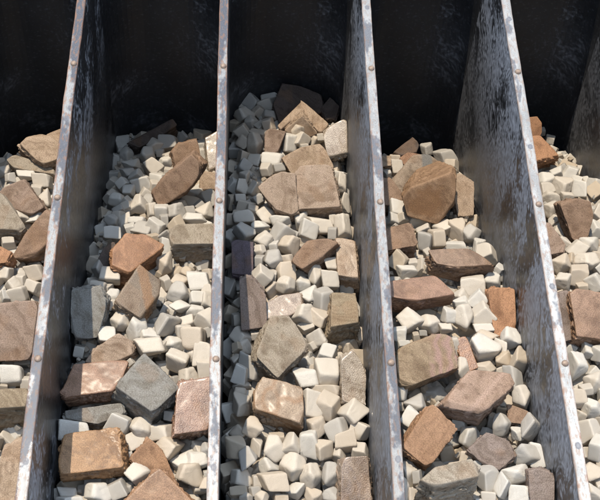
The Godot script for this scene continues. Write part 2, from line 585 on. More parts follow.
func _ready() -> void:
	var cam := Camera3D.new()
	cam.name = "camera"
	cam.fov = 22.183
	cam.near = 0.05
	cam.far = 200.0
	cam.transform = Transform3D(Basis(Vector3(.99888, .04435, .01667), Vector3(-.01257, .5874, -.8092), Vector3(-.04568, .80808, .5873)), Vector3(-.1611, 2.8042, 2.2048))
	add_child(cam)
	cam.current = true
	var env := Environment.new()
	var sky := Sky.new()
	var air := ProceduralSkyMaterial.new()
	air.sky_top_color = Color(0.55, 0.61, 0.69)
	air.sky_horizon_color = Color(0.80, 0.83, 0.86)
	air.sky_curve = 0.12
	air.sky_energy_multiplier = 1.7
	air.ground_bottom_color = Color(0.30, 0.28, 0.25)
	air.ground_horizon_color = Color(0.55, 0.55, 0.54)
	sky.sky_material = air
	env.background_mode = Environment.BG_SKY
	env.sky = sky
	env.tonemap_mode = Environment.TONE_MAPPER_LINEAR
	env.tonemap_exposure = 1.34
	env.sdfgi_enabled = true
	env.ssao_enabled = true
	env.ssil_enabled = true
	var world := WorldEnvironment.new()
	world.name = "world"
	world.environment = env
	add_child(world)
	var sun := DirectionalLight3D.new()
	sun.name = "sun"
	sun.light_energy = 1.25
	sun.light_color = Color(1.0, 0.95, 0.87)
	sun.light_angular_distance = 0.5
	sun.shadow_enabled = true
	add_child(sun)
	sun.look_at_from_position(Vector3(-0.17, 1.0, -0.20), Vector3.ZERO, Vector3.BACK)

	fine = noise(1.0, 3, 5)
	coarse = noise(1.0, 2, 8)
	dry = stone_material(4.0, 0.035, Color(0.68, 0.67, 0.66), Color(1.0, 1.0, 1.0), 0.82, 21, 0.10)
	dry.uv1_scale = Vector3(4, 13, 4)      # the layers of the stone
	dry.vertex_color_use_as_albedo = true
	damp = dry.duplicate()
	damp.heightmap_scale = 0.07
	damp.roughness = 0.6
	damp.clearcoat_enabled = true
	damp.clearcoat = 0.06
	damp.clearcoat_roughness = 0.2
	wet = dry.duplicate()
	wet.roughness = 0.45
	wet.heightmap_scale = 0.13
	wet.clearcoat_enabled = true
	wet.clearcoat = 0.8
	wet.clearcoat_roughness = 0.16
	var pale_base := stone_material(2.2, 0.12, Color(0.83, 0.815, 0.79), Color.WHITE, 0.68, 41)
	for t in PALE_TONES:
		var m: StandardMaterial3D = pale_base.duplicate()
		m.albedo_color = Color(t[0], t[1], t[2])
		pale_mats.append(m)
	for v in 32: pale_meshes.append(pale_mesh(v))

	# the ground under the bins and the bins' bottom
	var soil := stone_material(0.6, 0.5, Color(0.36, 0.32, 0.27), Color(0.50, 0.45, 0.38), 0.95, 61)
	soil.uv1_world_triplanar = true
	var plane := PlaneMesh.new()
	plane.size = Vector2(120, 120)
	var ground := obj("ground", plane, soil)
	ground.position.y = -1.42
	tag(ground, "bare ground under the steel bins", "", "", "structure")
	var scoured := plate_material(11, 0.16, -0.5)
	var shaded_paint := plate_material(17, -0.24, -0.4)  # right sides: same plate toned darker, their shade put in the colour
	var dark := plate_material(23, -0.52, -0.9, 0.22, 0.14)
	var w := 2.5 * SPACING + 0.02
	var floor_ := obj("bin_floor", extrude(PackedVector2Array([Vector2(-w, -1.38), Vector2(w, -1.38), Vector2(w, -1.345), Vector2(-w, -1.345)]), BACK - 0.03, FRONT + 0.03, false, true), dark)
	tag(floor_, "steel floor under the stones in the bins", "", "", "structure")
	var front := obj("bin_front", extrude(PackedVector2Array([Vector2(-w, -1.342), Vector2(w, -1.342), Vector2(w, -0.12), Vector2(-w, -0.12)]), FRONT + 0.003, FRONT + 0.02, false, true), dark)
	tag(front, "low steel front that closes the bins", "", "", "structure")

	# back wall: one curved panel to each bin
	var wall := Node3D.new()
	wall.name = "steel_back_wall"
	wall.position = Vector3(0, -1.34, BACK)
	add_child(wall)
	tag(wall, "dark steel back wall curving into the dividers behind all the bins", "wall")
	for bin in range(1, 6):
		var lo := (bin - 3.5) * SPACING + 0.0118
		var hi := (bin - 2.5) * SPACING - 0.0118
		var r := 0.15
		var inner := PackedVector2Array()
		for i in 13:
			var a := PI * i / 24.0
			inner.append(Vector2(lo + r - r * cos(a) * 1.0, r - r * sin(a)))
		for i in 13:
			var a := PI * i / 24.0
			inner.append(Vector2(hi - r + r * sin(a), r - r * cos(a)))
		var plan := inner.duplicate()
		for q in [Vector2(hi, -0.012), Vector2(lo, -0.012)]: plan.append(q)
		var panel := obj("panel", extrude(plan, 0.0, 1.36, true), dark, wall)
		panel.position.y = 0.001 * bin

	# dividers, left to right
	var rusty := StandardMaterial3D.new()
	rusty.albedo_texture = noise_tex(noise(0.02, 4, 77), Color(0.32, 0.25, 0.21), Color(0.62, 0.54, 0.46), 128)
	rusty.uv1_triplanar = true
	rusty.uv1_scale = Vector3.ONE * 20
	rusty.roughness = 0.6
	rusty.metallic = 0.2
	divider(0, "steel divider closing the far left bin on its outer side", scoured, shaded_paint, cap_material(3, 0.6, 0.4, 0.8, 0.5), rusty)
	divider(1, "leftmost divider in view, dark paint and rusty edges on its bolted cap", scoured, shaded_paint, cap_material(4, 1.0, 0.3, 0.85, 0.3, 0.3), rusty)
	divider(2, "second divider from the left, blue-black upper cap bar turning pale below", scoured, shaded_paint, cap_material(5, 0.95, 0.25, 0.8, 0.25, 0.4), rusty)
	divider(3, "third divider from the left, pale cap bar with dark blue patches low down", scoured, shaded_paint, cap_material(6, 0.08, 0.78, 0.25, 0.45), rusty)
	divider(4, "fourth divider, whitest cap bar, its scoured grey side in the sun", scoured, shaded_paint, cap_material(7, 0.15, 0.05, 0.2, 0.45, 0.9), rusty)
	divider(5, "steel divider at the right edge, only its streaked grey side showing", scoured, shaded_paint, cap_material(9, 0.4, 0.4, 0.3, 0.4), rusty)

	# blocks of the far left bin
	block("tan layered sandstone slab highest in the far left bin, split along its edge", Vector3(-.869, -.687, -.729), Vector3(0, .97, .242), [-.079, -.015, -.062, -.04, .007, -.063, .072, -.026, .066, .04, .015, .062, -.019, .042], .129, "tan", 0)
	block("grey-tan slab under the layered tan slab, its left end in the shade of the wall", Vector3(-.903, -.719, -.682), Vector3(0, .978, .208), [-.085, -.022, -.061, -.048, .004, -.024, .089, .017, .09, .038, .023, .027, -.06, .011], .099, "greytan", 0)
	block("small tan block tucked behind the layered slab against the leftmost divider", Vector3(-.85, -.849, -.913), Vector3(0, .985, .174), [-.038, -.013, .018, -.042, .031, .027, -.012, .028], .135, "tan", 0)
	block("rose-brown block with a corner pointing up, left bin, below the layered slab", Vector3(-.883, -.581, -.413), Vector3(0, .961, .276), [-.083, -.034, .004, -.077, .081, .024, .034, .055, -.036, .033], .154, "rose", 0)
	block("rough grey-tan block cut by the left edge of the photo, below the rose diamond block", Vector3(-.92, -.533, -.311), Vector3(0, .97, .242), [-.067, -.082, -.002, -.072, .072, .043, .053, .058, -.056, .052], .157, "greytan", 0)
	block("long brown wedge leaning up against the leftmost divider, broken face below", Vector3(-.792, -.529, -.23), Vector3(-.165, .938, .305), [-.087, .08, -.038, -.01, .017, -.079, .045, -.082, .058, .022, .005, .069], .19, "brown", 0)
	block("small orange-brown block at the left edge under the rough grey-tan block", Vector3(-.902, -.444, -.103), Vector3(0, .99, .139), [-.028, -.017, -.004, -.033, .034, -.011, .021, .026, -.023, .034], .07, "orange", 0)
	block("large flat rose-brown block whose broad face fills the left edge beside the divider", Vector3(-.835, -.383, .203), Vector3(0, .899, .438), [-.089, -.079, .094, -.09, .076, .08, -.081, .088], .106, "rose", 0)
	block("olive-tan squared block at the left edge below the broad rose face", Vector3(-.811, -.39, .458), Vector3(0, .998, .07), [-.071, -.026, .069, -.034, .066, .025, -.064, .035], .167, "olive", 0)
	block("pale brown block with a dark hollow beside it in the lower left corner", Vector3(-.765, -.374, .666), Vector3(0, .97, .242), [-.048, .098, -.031, -.08, .018, -.106, .039, -.01, .022, .098], .098, "tan", 0)
	# blocks of the second bin from the left
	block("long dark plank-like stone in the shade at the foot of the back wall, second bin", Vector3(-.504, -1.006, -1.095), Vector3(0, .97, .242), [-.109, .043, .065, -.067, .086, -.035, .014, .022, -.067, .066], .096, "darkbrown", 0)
	block("brown block standing over the top end of the long brown slab", Vector3(-.389, -.916, -.937), Vector3(.121, .86, .496), [-.049, .001, -.022, -.032, .045, -.055, .059, .017, -.032, .069], .172, "brown", 0)
	block("long brown slab propped diagonally at the top of the second bin, rough face forward", Vector3(-.381, -.624, -.569), Vector3(-.126, .714, .689), [-.089, .038, -.041, -.026, .05, -.101, .087, -.069, .08, -.025, .036, .031, -.045, .081, -.078, .071], .094, "brown", 0)
	block("mottled pale tan block tight against the second divider near the back wall", Vector3(-.269, -.943, -.948), Vector3(0, .94, .342), [-.038, -.055, .029, -.091, .029, .064, -.02, .082], .157, "paletan", 0.5)
	block("plain tan squared block against the second divider, right of the long brown slab", Vector3(-.277, -.822, -.707), Vector3(0, .914, .407), [-.039, -.041, .038, -.03, .038, .033, -.037, .038], .164, "tan", 0)
	block("orange-brown block with a rounded back edge, beside the shaded wall of the second bin", Vector3(-.511, -.497, -.15), Vector3(.173, .98, .103), [-.069, -.005, -.026, -.064, .031, -.071, .104, -.033, -.008, .084, -.065, .06], .103, "orange", 0.3)
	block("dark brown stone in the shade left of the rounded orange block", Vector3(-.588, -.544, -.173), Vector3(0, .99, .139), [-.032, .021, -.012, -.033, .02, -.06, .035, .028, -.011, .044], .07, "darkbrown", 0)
	block("big squared grey-tan block halfway down against the second divider, rough front", Vector3(-.325, -.573, -.257), Vector3(0, .999, .035), [-.069, -.017, -.046, -.034, .089, -.045, .089, .043, -.063, .054], .165, "greytan", 0)
	block("olive-brown block with an ochre stripe and a corner pointing up, mid second bin", Vector3(-.467, -.422, .048), Vector3(.235, .943, .235), [-.085, .039, -.014, -.091, .053, -.042, .049, .009, -.003, .085], .114, "striped", 0.3)
	block("grey upright block beside the first divider, its left half in shade", Vector3(-.606, -.405, .119), Vector3(0, .883, .469), [-.055, -.073, .03, -.08, .05, -.048, .045, -.004, .025, .072, -.041, .079, -.054, .054], .081, "grey", 0)
	block("broken brown block half buried above the reddish brick in the second bin", Vector3(-.533, -.44, .237), Vector3(0, .97, .242), [-.081, .039, -.058, -.006, .014, -.053, .059, -.03, .06, .012, .006, .039], .09, "rosetan", 0)
	block("reddish-brown flat block with a squared front, lower left of the second bin", Vector3(-.587, -.373, .385), Vector3(0, .995, .105), [-.077, .037, -.049, -.049, .112, -.067, .082, .029, -.068, .05], .084, "red", 0.3)
	block("thin grey slab wedged under the reddish brick", Vector3(-.566, -.399, .469), Vector3(0, .985, .174), [-.091, -.007, .077, -.034, .085, -.002, .012, .029, -.083, .014], .07, "grey", 0)
	block("large grey block standing on its corner like a diamond, second bin", Vector3(-.417, -.349, .413), Vector3(0, .985, .174), [-.093, .007, -.015, -.099, .09, .008, .017, .083], .124, "grey", 0)
	block("shiny wet reddish block against the second divider, glittering top", Vector3(-.293, -.369, .461), Vector3(.068, .968, .241), [-.054, .085, -.047, -.067, .051, -.086, .051, .069], .136, "red", 1)
	block("big ochre block with a flat cracked top in the lower left of the second bin", Vector3(-.574, -.351, .609), Vector3(0, .99, .139), [-.074, -.008, -.059, -.044, .092, -.069, .107, .048, -.065, .073], .086, "ochre", 0.3)
	block("brown ridged stone between the big ochre block and the white flat stones", Vector3(-.404, -.387, .617), Vector3(.169, .956, .238), [-.063, -.006, -.013, -.067, .023, -.039, .07, .053, -.033, .028], .07, "orangebrown", 0)
	block("orange-brown slab with a pointed corner at the bottom edge of the second bin", Vector3(-.373, -.341, .761), Vector3(0, .97, .242), [-.104, .011, -.002, -.1, .096, -.001, .01, .091], .081, "orangebrown", 0.3)
	# blocks of the middle bin
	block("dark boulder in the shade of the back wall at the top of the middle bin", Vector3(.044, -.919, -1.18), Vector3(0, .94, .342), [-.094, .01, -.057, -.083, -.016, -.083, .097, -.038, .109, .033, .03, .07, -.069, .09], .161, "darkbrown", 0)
	block("roof-shaped tan block, two sunlit arms meeting in a point below the dark boulder", Vector3(.018, -.821, -.996), Vector3(0, .978, .208), [-.051, .033, .041, -.074, .049, -.024, -.039, .064], .19, "tan", 0, [[Vector3(.098, -.819, -.993), Vector3(0, .978, .208), [-.044, -.025, -.044, -.076, .062, .032, .026, .069], .19], [Vector3(.054, -.753, -.944), Vector3(0, .469, .883), [-.069, .003, 0, -.057, .066, .013, .003, .04], .07]])
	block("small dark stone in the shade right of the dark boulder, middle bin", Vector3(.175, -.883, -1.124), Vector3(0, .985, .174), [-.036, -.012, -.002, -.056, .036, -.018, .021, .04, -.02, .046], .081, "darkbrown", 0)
	block("pale speckled tan block against the third divider near the top of the middle bin", Vector3(.172, -.733, -.832), Vector3(0, .899, .438), [-.047, -.041, .034, -.078, .04, .053, -.027, .066], .19, "paletan", 0.6)
	block("small rose-coloured block left of the pale stones, top of the middle bin", Vector3(-.052, -.771, -.871), Vector3(0, .914, .407), [-.031, .068, -.028, -.033, -.008, -.046, .047, -.031, .02, .043], .134, "rose", 0)
	block("flat tan slab partly under the large twin rocks, middle bin", Vector3(.064, -.668, -.7), Vector3(0, .97, .242), [-.09, -.002, -.01, -.049, .05, -.059, .098, .041, -.049, .068], .086, "tan", 0)
	block("rose-tan broken rock, left of the two large rocks side by side, middle bin", Vector3(-.026, -.54, -.44), Vector3(-.096, .909, .405), [-.082, -.028, -.022, -.082, .046, -.071, .057, .061, .029, .071, -.028, .049], .091, "rosetan", 0)
	block("large squared rose-tan rock, right of the two side by side", Vector3(.07, -.538, -.475), Vector3(0, .951, .309), [-.072, -.031, -.043, -.066, .068, -.072, .098, .08, -.051, .09], .099, "rosetan", 0)
	block("brown stone pointed like an arrowhead in the centre of the middle bin", Vector3(.081, -.489, -.159), Vector3(-.2, .942, .27), [-.081, .024, -.029, -.034, .046, -.044, .076, -.024, .025, .019, -.037, .058], .128, "brown", 0)
	block("upright tan block against the third divider, dark front, middle bin", Vector3(.171, -.518, -.147), Vector3(0, .978, .208), [-.037, -.071, .031, -.065, .038, .075, -.032, .061], .143, "tan", 0.3)
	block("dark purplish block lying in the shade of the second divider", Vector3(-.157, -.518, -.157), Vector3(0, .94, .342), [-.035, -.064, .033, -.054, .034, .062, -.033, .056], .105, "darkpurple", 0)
	block("grey-brown upright block, left half in the shade of the second divider", Vector3(-.125, -.465, .03), Vector3(0, .899, .438), [-.042, -.075, -.007, -.082, .039, -.02, .044, .085, -.034, .092], .112, "greybrown", 0)
	block("pale glistening stone above the big five-sided grey rock", Vector3(-.03, -.491, .04), Vector3(0, .985, .174), [-.065, -.004, -.013, -.033, .053, -.048, .063, .002, .013, .038, -.052, .046], .07, "rosetan", 0.8)
	block("big five-sided grey-tan rock with a dark broken edge, middle bin", Vector3(-.058, -.416, .215), Vector3(.137, .976, .172), [-.069, .052, -.025, -.072, .029, -.086, .096, .011, 0, .12], .094, "greytan", 0)
	block("olive-tan block against the third divider, smooth above and broken below", Vector3(.151, -.517, .073), Vector3(0, .999, .035), [-.047, .067, -.04, -.058, .039, -.059, .048, .051], .187, "olive", 0)
	block("narrow glossy cream-tan block against the third divider below the two-tone block", Vector3(.166, -.438, .308), Vector3(.094, .895, .436), [-.037, -.061, .001, -.078, .036, -.019, .035, .083, -.034, .075], .08, "paletan", 0.7)
	block("big tan block with ochre veins, lower middle bin", Vector3(-.061, -.437, .398), Vector3(0, .978, .208), [-.061, -.017, -.037, -.062, .077, -.037, .082, .083, -.061, .034], .113, "veined", 0.4)
	block("rose-tan block in the bottom right corner of the middle bin", Vector3(.158, -.427, .662), Vector3(0, .914, .407), [-.043, .076, -.042, -.073, .037, -.079, .048, .076], .1, "rosetan", 0.5)
	# blocks of the second bin from the right
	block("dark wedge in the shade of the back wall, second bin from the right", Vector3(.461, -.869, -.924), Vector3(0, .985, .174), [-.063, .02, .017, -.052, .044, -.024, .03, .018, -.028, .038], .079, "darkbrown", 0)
	block("small red-brown stone behind the grey-striped block", Vector3(.461, -.832, -.844), Vector3(0, .985, .174), [-.044, 0, -.007, -.028, .045, -.02, .035, .017, -.029, .032], .078, "red", 0)
	block("tan block with a grey stripe standing behind the rust-faced boulder", Vector3(.46, -.739, -.669), Vector3(0, .94, .342), [-.112, .025, -.018, -.081, .035, -.086, .135, -.011, .016, .058, -.057, .095], .19, "greystripe", 0)
	block("large boulder with a tan rim and a rust-orange face, second bin from the right", Vector3(.48, -.588, -.51), Vector3(-.07, .667, .741), [-.1, -.002, -.069, -.036, .064, -.093, .083, -.065, .077, .029, .022, .097, -.076, .07], .19, "rust", 0)
	block("rough tan stone between the rust-faced boulder and the fourth divider", Vector3(.595, -.678, -.569), Vector3(.157, .888, .433), [-.046, -.059, -.01, -.072, .04, -.041, .037, .081, -.021, .091], .127, "tan", 0)
	block("brown block against the third divider left of the rust-faced boulder", Vector3(.358, -.663, -.545), Vector3(0, .961, .276), [-.04, -.058, -.014, -.062, .047, .021, .042, .053, -.035, .046], .093, "brown", 0)
	block("tan nub of stone against the third divider at the top of its pile", Vector3(.356, -.774, -.783), Vector3(0, .985, .174), [-.024, -.021, .024, -.026, .022, .019, -.022, .028], .07, "tan", 0)
	block("flat brown block against the third divider, above the wide red-brown slab", Vector3(.345, -.518, -.244), Vector3(0, .99, .139), [-.054, -.027, .044, -.056, .064, .027, -.054, .056], .079, "brown", 0)
	block("long brown block with a pointed right end, second bin from the right", Vector3(.506, -.432, -.093), Vector3(0, .999, .035), [-.087, -.031, .045, -.041, .119, .021, -.006, .035, -.071, .016], .089, "brown", 0.3)
	block("wide flat red-brown slab against the third divider", Vector3(.36, -.364, .07), Vector3(0, .998, .07), [-.09, -.028, .057, -.053, .126, .013, -.013, .041, -.08, .027], .091, "red", 0.3)
	block("tan-brown block with rose bands running down its right side", Vector3(.356, -.3, .343), Vector3(0, .985, .174), [-.08, .071, -.079, -.025, .027, -.078, .082, -.075, .097, .025, -.048, .083], .089, "banded", 0)
	block("big pink-brown rock with a pale vein across its top, second bin from the right", Vector3(.5, -.265, .464), Vector3(.104, .985, .138), [-.129, .05, -.032, -.058, .081, -.054, .092, -.017, -.012, .079], .108, "pinkvein", 0)
	block("orange-brown slab slanting down towards the third divider", Vector3(.343, -.248, .593), Vector3(.135, .961, .24), [-.082, .048, -.007, -.066, .014, -.073, .083, -.011, -.008, .102], .07, "orangebrown", 0)
	block("large smooth grey-tan block at the bottom edge, second bin from the right", Vector3(.39, -.255, .753), Vector3(0, .998, -.07), [-.094, .023, -.043, -.018, .051, -.044, .071, -.019, .067, .013, -.052, .044], .184, "greytan", 0)
	block("rounded brown stone below the big pink rock", Vector3(.519, -.283, .636), Vector3(0, .961, .276), [-.068, -.008, -.016, -.055, .046, -.032, .061, .011, .012, .052, -.035, .032], .072, "greybrown", 0)
	block("rose-brown block at the bottom edge against the fourth divider", Vector3(.627, -.249, .752), Vector3(0, .94, .342), [-.033, -.046, -.004, -.055, .033, -.036, .033, .068, -.03, .069], .087, "greybrown", 0.3)
	block("upright ochre-tan block against the fourth divider, halfway down", Vector3(.623, -.4, .107), Vector3(0, .914, .407), [-.047, -.072, .037, -.073, .038, .059, -.029, .086], .11, "orange", 0)
	block("small brown chip between the big pink rock and the fourth divider", Vector3(.614, -.34, .499), Vector3(0, .985, .174), [-.029, -.036, .038, -.009, .017, .026, -.027, .02], .07, "brown", 0)
	block("thin wet orange sliver right of the banded tan block", Vector3(.492, -.367, .278), Vector3(0, .97, .242), [-.029, -.049, .005, -.053, .034, .041, -.01, .061], .07, "orange", 0.8)
	# blocks of the far right bin
	block("small upright orange block beside the fourth divider, far right bin", Vector3(.948, -.868, -1.07), Vector3(0, .766, .643), [-.045, -.028, .02, -.037, .033, -.017, .035, .04, -.044, .042], .106, "orange", 0)
	block("orange wedge-shaped block at the top of the far right bin", Vector3(.922, -.732, -.817), Vector3(0, .985, .174), [-.047, -.044, .005, -.05, .067, .035, -.025, .059], .096, "orange", 0)
	block("brown block with a groove down its face in the far right bin", Vector3(.94, -.505, -.345), Vector3(0, .829, .559), [-.063, -.046, -.013, -.064, .04, -.051, .051, -.002, .033, .065, -.016, .08], .09, "brown", 0)
	block("rose-brown stone against the fourth divider in the far right bin", Vector3(.843, -.505, -.239), Vector3(0, .961, .276), [-.037, -.058, -.002, -.058, .042, .015, .029, .045, -.031, .056], .07, "rose", 0)
	block("narrow grey-brown block against the fourth divider beside the big russet block", Vector3(.808, -.396, .119), Vector3(0, .94, .342), [-.038, -.064, .012, -.075, .025, -.032, .025, .079, -.024, .092], .1, "greybrown", 0)
	block("big russet block cut by the right edge of the photo", Vector3(.874, -.362, .13), Vector3(0, .927, .375), [-.062, -.055, -.042, -.071, .082, -.047, .073, .092, -.05, .08], .109, "russet", 0.4)
	# pale stones of the far left bin
	pale("small cream pointed stone left of the grey slab half in shade", 15, 1, Vector3(-1, -.705, -.669), Vector3(-41, 16, -22), Vector3(.054, .054, .05))
	pale("white pointed stone below and left of the grey slab half in shade", 10, 0, Vector3(-.916, -.665, -.619), Vector3(-41, -46, 33), Vector3(.084, .042, .059))
	pale("cream square-faced stone below and right of the grey slab half in shade", 1, 1, Vector3(-.851, -.645, -.582), Vector3(-54, -19, 17), Vector3(.068, .057, .059))
	pale("cream pointed stone right of the rose diamond block", 15, 1, Vector3(-.826, -.615, -.467), Vector3(-21, 21, -2), Vector3(.052, .074, .059))
	pale("white wedge-shaped stone above the brown leaning wedge", 17, 0, Vector3(-.836, -.549, -.342), Vector3(-28, -23, -11), Vector3(.058, .051, .051))
	pale("small cream pointed stone right of the rough grey-tan block", 10, 1, Vector3(-.881, -.541, -.341), Vector3(-64, 14, -14), Vector3(.051, .051, .047))
	pale("warm cream square-faced stone below the brown leaning wedge", 1, 2, Vector3(-.795, -.441, -.054), Vector3(-50, -8, 26), Vector3(.054, .061, .054))
	pale("cream wedge-shaped stone below the little orange block", 21, 1, Vector3(-.885, -.452, -.057), Vector3(-56, 30, -31), Vector3(.054, .061, .054))
	pale("cream wedge-shaped stone, third out above the broad rose face", 19, 1, Vector3(-.857, -.444, -.01), Vector3(-57, -10, -9), Vector3(.06, .057, .055))
	pale("cream square-faced stone above and right of the broad rose face", 3, 1, Vector3(-.798, -.455, -.011), Vector3(-58, -55, 23), Vector3(.054, .047, .047))
	pale("cream rounded stone, second out above the broad rose face", 25, 1, Vector3(-.84, -.437, .031), Vector3(-42, -7, 20), Vector3(.06, .053, .053))
	pale("small white wedge-shaped stone closest above the broad rose face", 22, 0, Vector3(-.875, -.423, .048), Vector3(-70, -26, 75), Vector3(.043, .04, .039))
	pale("large white rounded stone above the olive tan brick", 24, 0, Vector3(-.815, -.389, .342), Vector3(-63, -17, 18), Vector3(.075, .063, .064))
	pale("small warm cream rounded stone above and left of the pale brown corner block", 30, 2, Vector3(-.814, -.422, .6), Vector3(-56, 5, 28), Vector3(.036, .042, .036))
	# pale stones of the second bin from the left
	pale("cream rounded stone right of the dark plank, in the shade of the back wall", 26, 1, Vector3(-.436, -1.07, -1.153), Vector3(-37, -43, 38), Vector3(.078, .052, .061))
	pale("small yellowish wedge-shaped stone above and left of the mottled tan block", 21, 3, Vector3(-.323, -1.019, -1.124), Vector3(-38, -7, 3), Vector3(.078, .048, .059))
	pale("small pale grey wedge-shaped stone above the upper brown block", 20, 4, Vector3(-.39, -1.017, -1.116), Vector3(-83, 95, -100), Vector3(.061, .048, .05))
	pale("cream pointed stone closest below the dark plank, in the shade of the divider", 14, 1, Vector3(-.508, -.979, -1.037), Vector3(-20, -46, 91), Vector3(.06, .069, .06))
	pale("pale grey square-faced stone below and right of the dark plank", 4, 4, Vector3(-.453, -.984, -1.055), Vector3(-63, -19, 20), Vector3(.086, .064, .07))
	pale("white pointed stone closest below and left of the dark plank", 9, 0, Vector3(-.607, -.981, -.993), Vector3(-67, 23, -32), Vector3(.059, .068, .059))
	pale("white pointed stone, second out below the dark plank, in the shade of the divider", 11, 0, Vector3(-.533, -.969, -.975), Vector3(-45, -18, 18), Vector3(.063, .076, .065))
	pale("white pointed stone closest above and left of the long brown slab", 11, 0, Vector3(-.45, -.912, -.894), Vector3(-62, 11, 27), Vector3(.066, .058, .058))
	pale("small white pointed stone, second out below and left of the dark plank", 15, 0, Vector3(-.58, -.906, -.877), Vector3(-40, 14, -12), Vector3(.074, .045, .056))
	pale("cream square-faced stone, second out above and left of the long brown slab", 2, 1, Vector3(-.498, -.872, -.84), Vector3(-59, 7, 39), Vector3(.066, .066, .061))
	pale("small pale grey pointed stone, fifth out left of the long brown slab", 10, 4, Vector3(-.582, -.848, -.785), Vector3(-36, 14, -10), Vector3(.064, .044, .051))
	pale("small white wedge-shaped stone, third out left of the long brown slab", 23, 0, Vector3(-.554, -.83, -.757), Vector3(-40, -33, 64), Vector3(.056, .052, .05))
	pale("small white square-faced stone closest left of the long brown slab", 6, 0, Vector3(-.469, -.822, -.742), Vector3(-55, -29, 23), Vector3(.056, .056, .052))
	pale("white square-faced stone, second out left of the long brown slab", 1, 0, Vector3(-.527, -.797, -.698), Vector3(-39, 14, 13), Vector3(.071, .063, .063))
	pale("small white wedge-shaped stone, fourth out left of the long brown slab", 19, 0, Vector3(-.567, -.764, -.638), Vector3(-36, -15, 49), Vector3(.055, .055, .051))
	pale("white pointed stone closest below and right of the long brown slab", 15, 0, Vector3(-.332, -.743, -.612), Vector3(-58, 20, -20), Vector3(.078, .054, .062))
	pale("pale grey square-faced stone below the plain tan block", 2, 4, Vector3(-.282, -.733, -.583), Vector3(-59, 29, 8), Vector3(.066, .066, .061))
	pale("white pointed stone, sixth out above the rounded orange block, in the shade of the divider", 11, 0, Vector3(-.594, -.718, -.557), Vector3(-38, 30, -49), Vector3(.061, .054, .054))
	pale("small pale grey wedge-shaped stone closest below and left of the long brown slab", 23, 4, Vector3(-.49, -.716, -.552), Vector3(-21, -33, 32), Vector3(.054, .05, .048))
	pale("warm cream rounded stone, second out below and right of the long brown slab", 29, 2, Vector3(-.354, -.714, -.549), Vector3(-61, 40, -44), Vector3(.084, .046, .061))
	pale("small cream square-faced stone, fifth out above the rounded orange block", 5, 1, Vector3(-.564, -.706, -.534), Vector3(-40, -30, 80), Vector3(.049, .049, .046))
	pale("cream pointed stone, fourth out below and left of the long brown slab", 10, 1, Vector3(-.516, -.674, -.502), Vector3(-58, 30, -61), Vector3(.065, .068, .062))
	pale("small warm cream pointed stone closest below the long brown slab", 10, 2, Vector3(-.376, -.684, -.507), Vector3(-19, 12, -3), Vector3(.061, .046, .05))
	pale("small pale grey wedge-shaped stone, fourth out above the rounded orange block", 22, 4, Vector3(-.586, -.671, -.48), Vector3(-50, -11, -14), Vector3(.053, .045, .046))
	pale("small cream pointed stone, third out below and left of the long brown slab", 14, 1, Vector3(-.47, -.669, -.477), Vector3(-36, -10, 11), Vector3(.045, .06, .049))
	pale("pale grey pointed stone, second out below the long brown slab", 12, 4, Vector3(-.39, -.652, -.456), Vector3(-43, -4, 8), Vector3(.09, .071, .075))
	pale("cream pointed stone above and right of the big grey-tan brick", 15, 1, Vector3(-.295, -.677, -.477), Vector3(-40, -8, 15), Vector3(.068, .068, .063))
	pale("white rounded stone, second out below and left of the long brown slab", 25, 0, Vector3(-.438, -.66, -.457), Vector3(-30, -4, 1), Vector3(.053, .075, .06))
	pale("white pointed stone above the big grey-tan brick", 13, 0, Vector3(-.33, -.634, -.418), Vector3(-39, -40, 26), Vector3(.09, .041, .061))
	pale("small white rounded stone, third out above the rounded orange block", 28, 0, Vector3(-.515, -.637, -.409), Vector3(-75, -45, 44), Vector3(.059, .037, .045))
	pale("small pale grey pointed stone, second out above and left of the rounded orange block", 11, 4, Vector3(-.596, -.645, -.409), Vector3(-43, 24, -79), Vector3(.055, .048, .048))
	pale("cream pointed stone, second out above the rounded orange block", 12, 1, Vector3(-.552, -.646, -.41), Vector3(-57, 67, -64), Vector3(.044, .074, .055))
	pale("white square-faced stone above and right of the rounded orange block", 4, 0, Vector3(-.451, -.611, -.369), Vector3(-28, -24, -6), Vector3(.063, .055, .055))
	pale("small yellowish square-faced stone above and left of the big grey-tan brick", 5, 3, Vector3(-.381, -.612, -.371), Vector3(-29, -39, -24), Vector3(.052, .052, .048))
	pale("pale grey wedge-shaped stone closest above the rounded orange block", 23, 4, Vector3(-.498, -.622, -.36), Vector3(-27, -28, 19), Vector3(.081, .048, .06))
	pale("white square-faced stone closest above and left of the rounded orange block", 7, 0, Vector3(-.589, -.588, -.321), Vector3(-64, 19, -14), Vector3(.058, .051, .051))
	pale("small pale grey wedge-shaped stone left of the big grey-tan brick", 17, 4, Vector3(-.419, -.606, -.324), Vector3(-77, -6, 6), Vector3(.051, .047, .046))
	pale("white square-faced stone, second out right of the rounded orange block", 2, 0, Vector3(-.412, -.571, -.249), Vector3(-59, 15, -9), Vector3(.039, .071, .052))
	pale("warm cream pointed stone closest right of the rounded orange block", 15, 2, Vector3(-.407, -.512, -.144), Vector3(-54, 7, -7), Vector3(.056, .084, .065))
	pale("pale grey wedge-shaped stone below and left of the shaded brown stone", 20, 4, Vector3(-.609, -.511, -.113), Vector3(-30, 18, -7), Vector3(.045, .062, .05))
	pale("cream wedge-shaped stone below the shaded brown stone", 23, 1, Vector3(-.575, -.484, -.07), Vector3(-41, 2, 4), Vector3(.076, .062, .064))
	pale("small yellowish pointed stone closest below the big grey-tan brick", 11, 3, Vector3(-.33, -.518, -.107), Vector3(-19, 13, -40), Vector3(.049, .045, .044))
	pale("white square-faced stone, second out below the big grey-tan brick", 0, 0, Vector3(-.293, -.484, -.06), Vector3(-58, -7, 14), Vector3(.072, .076, .069))
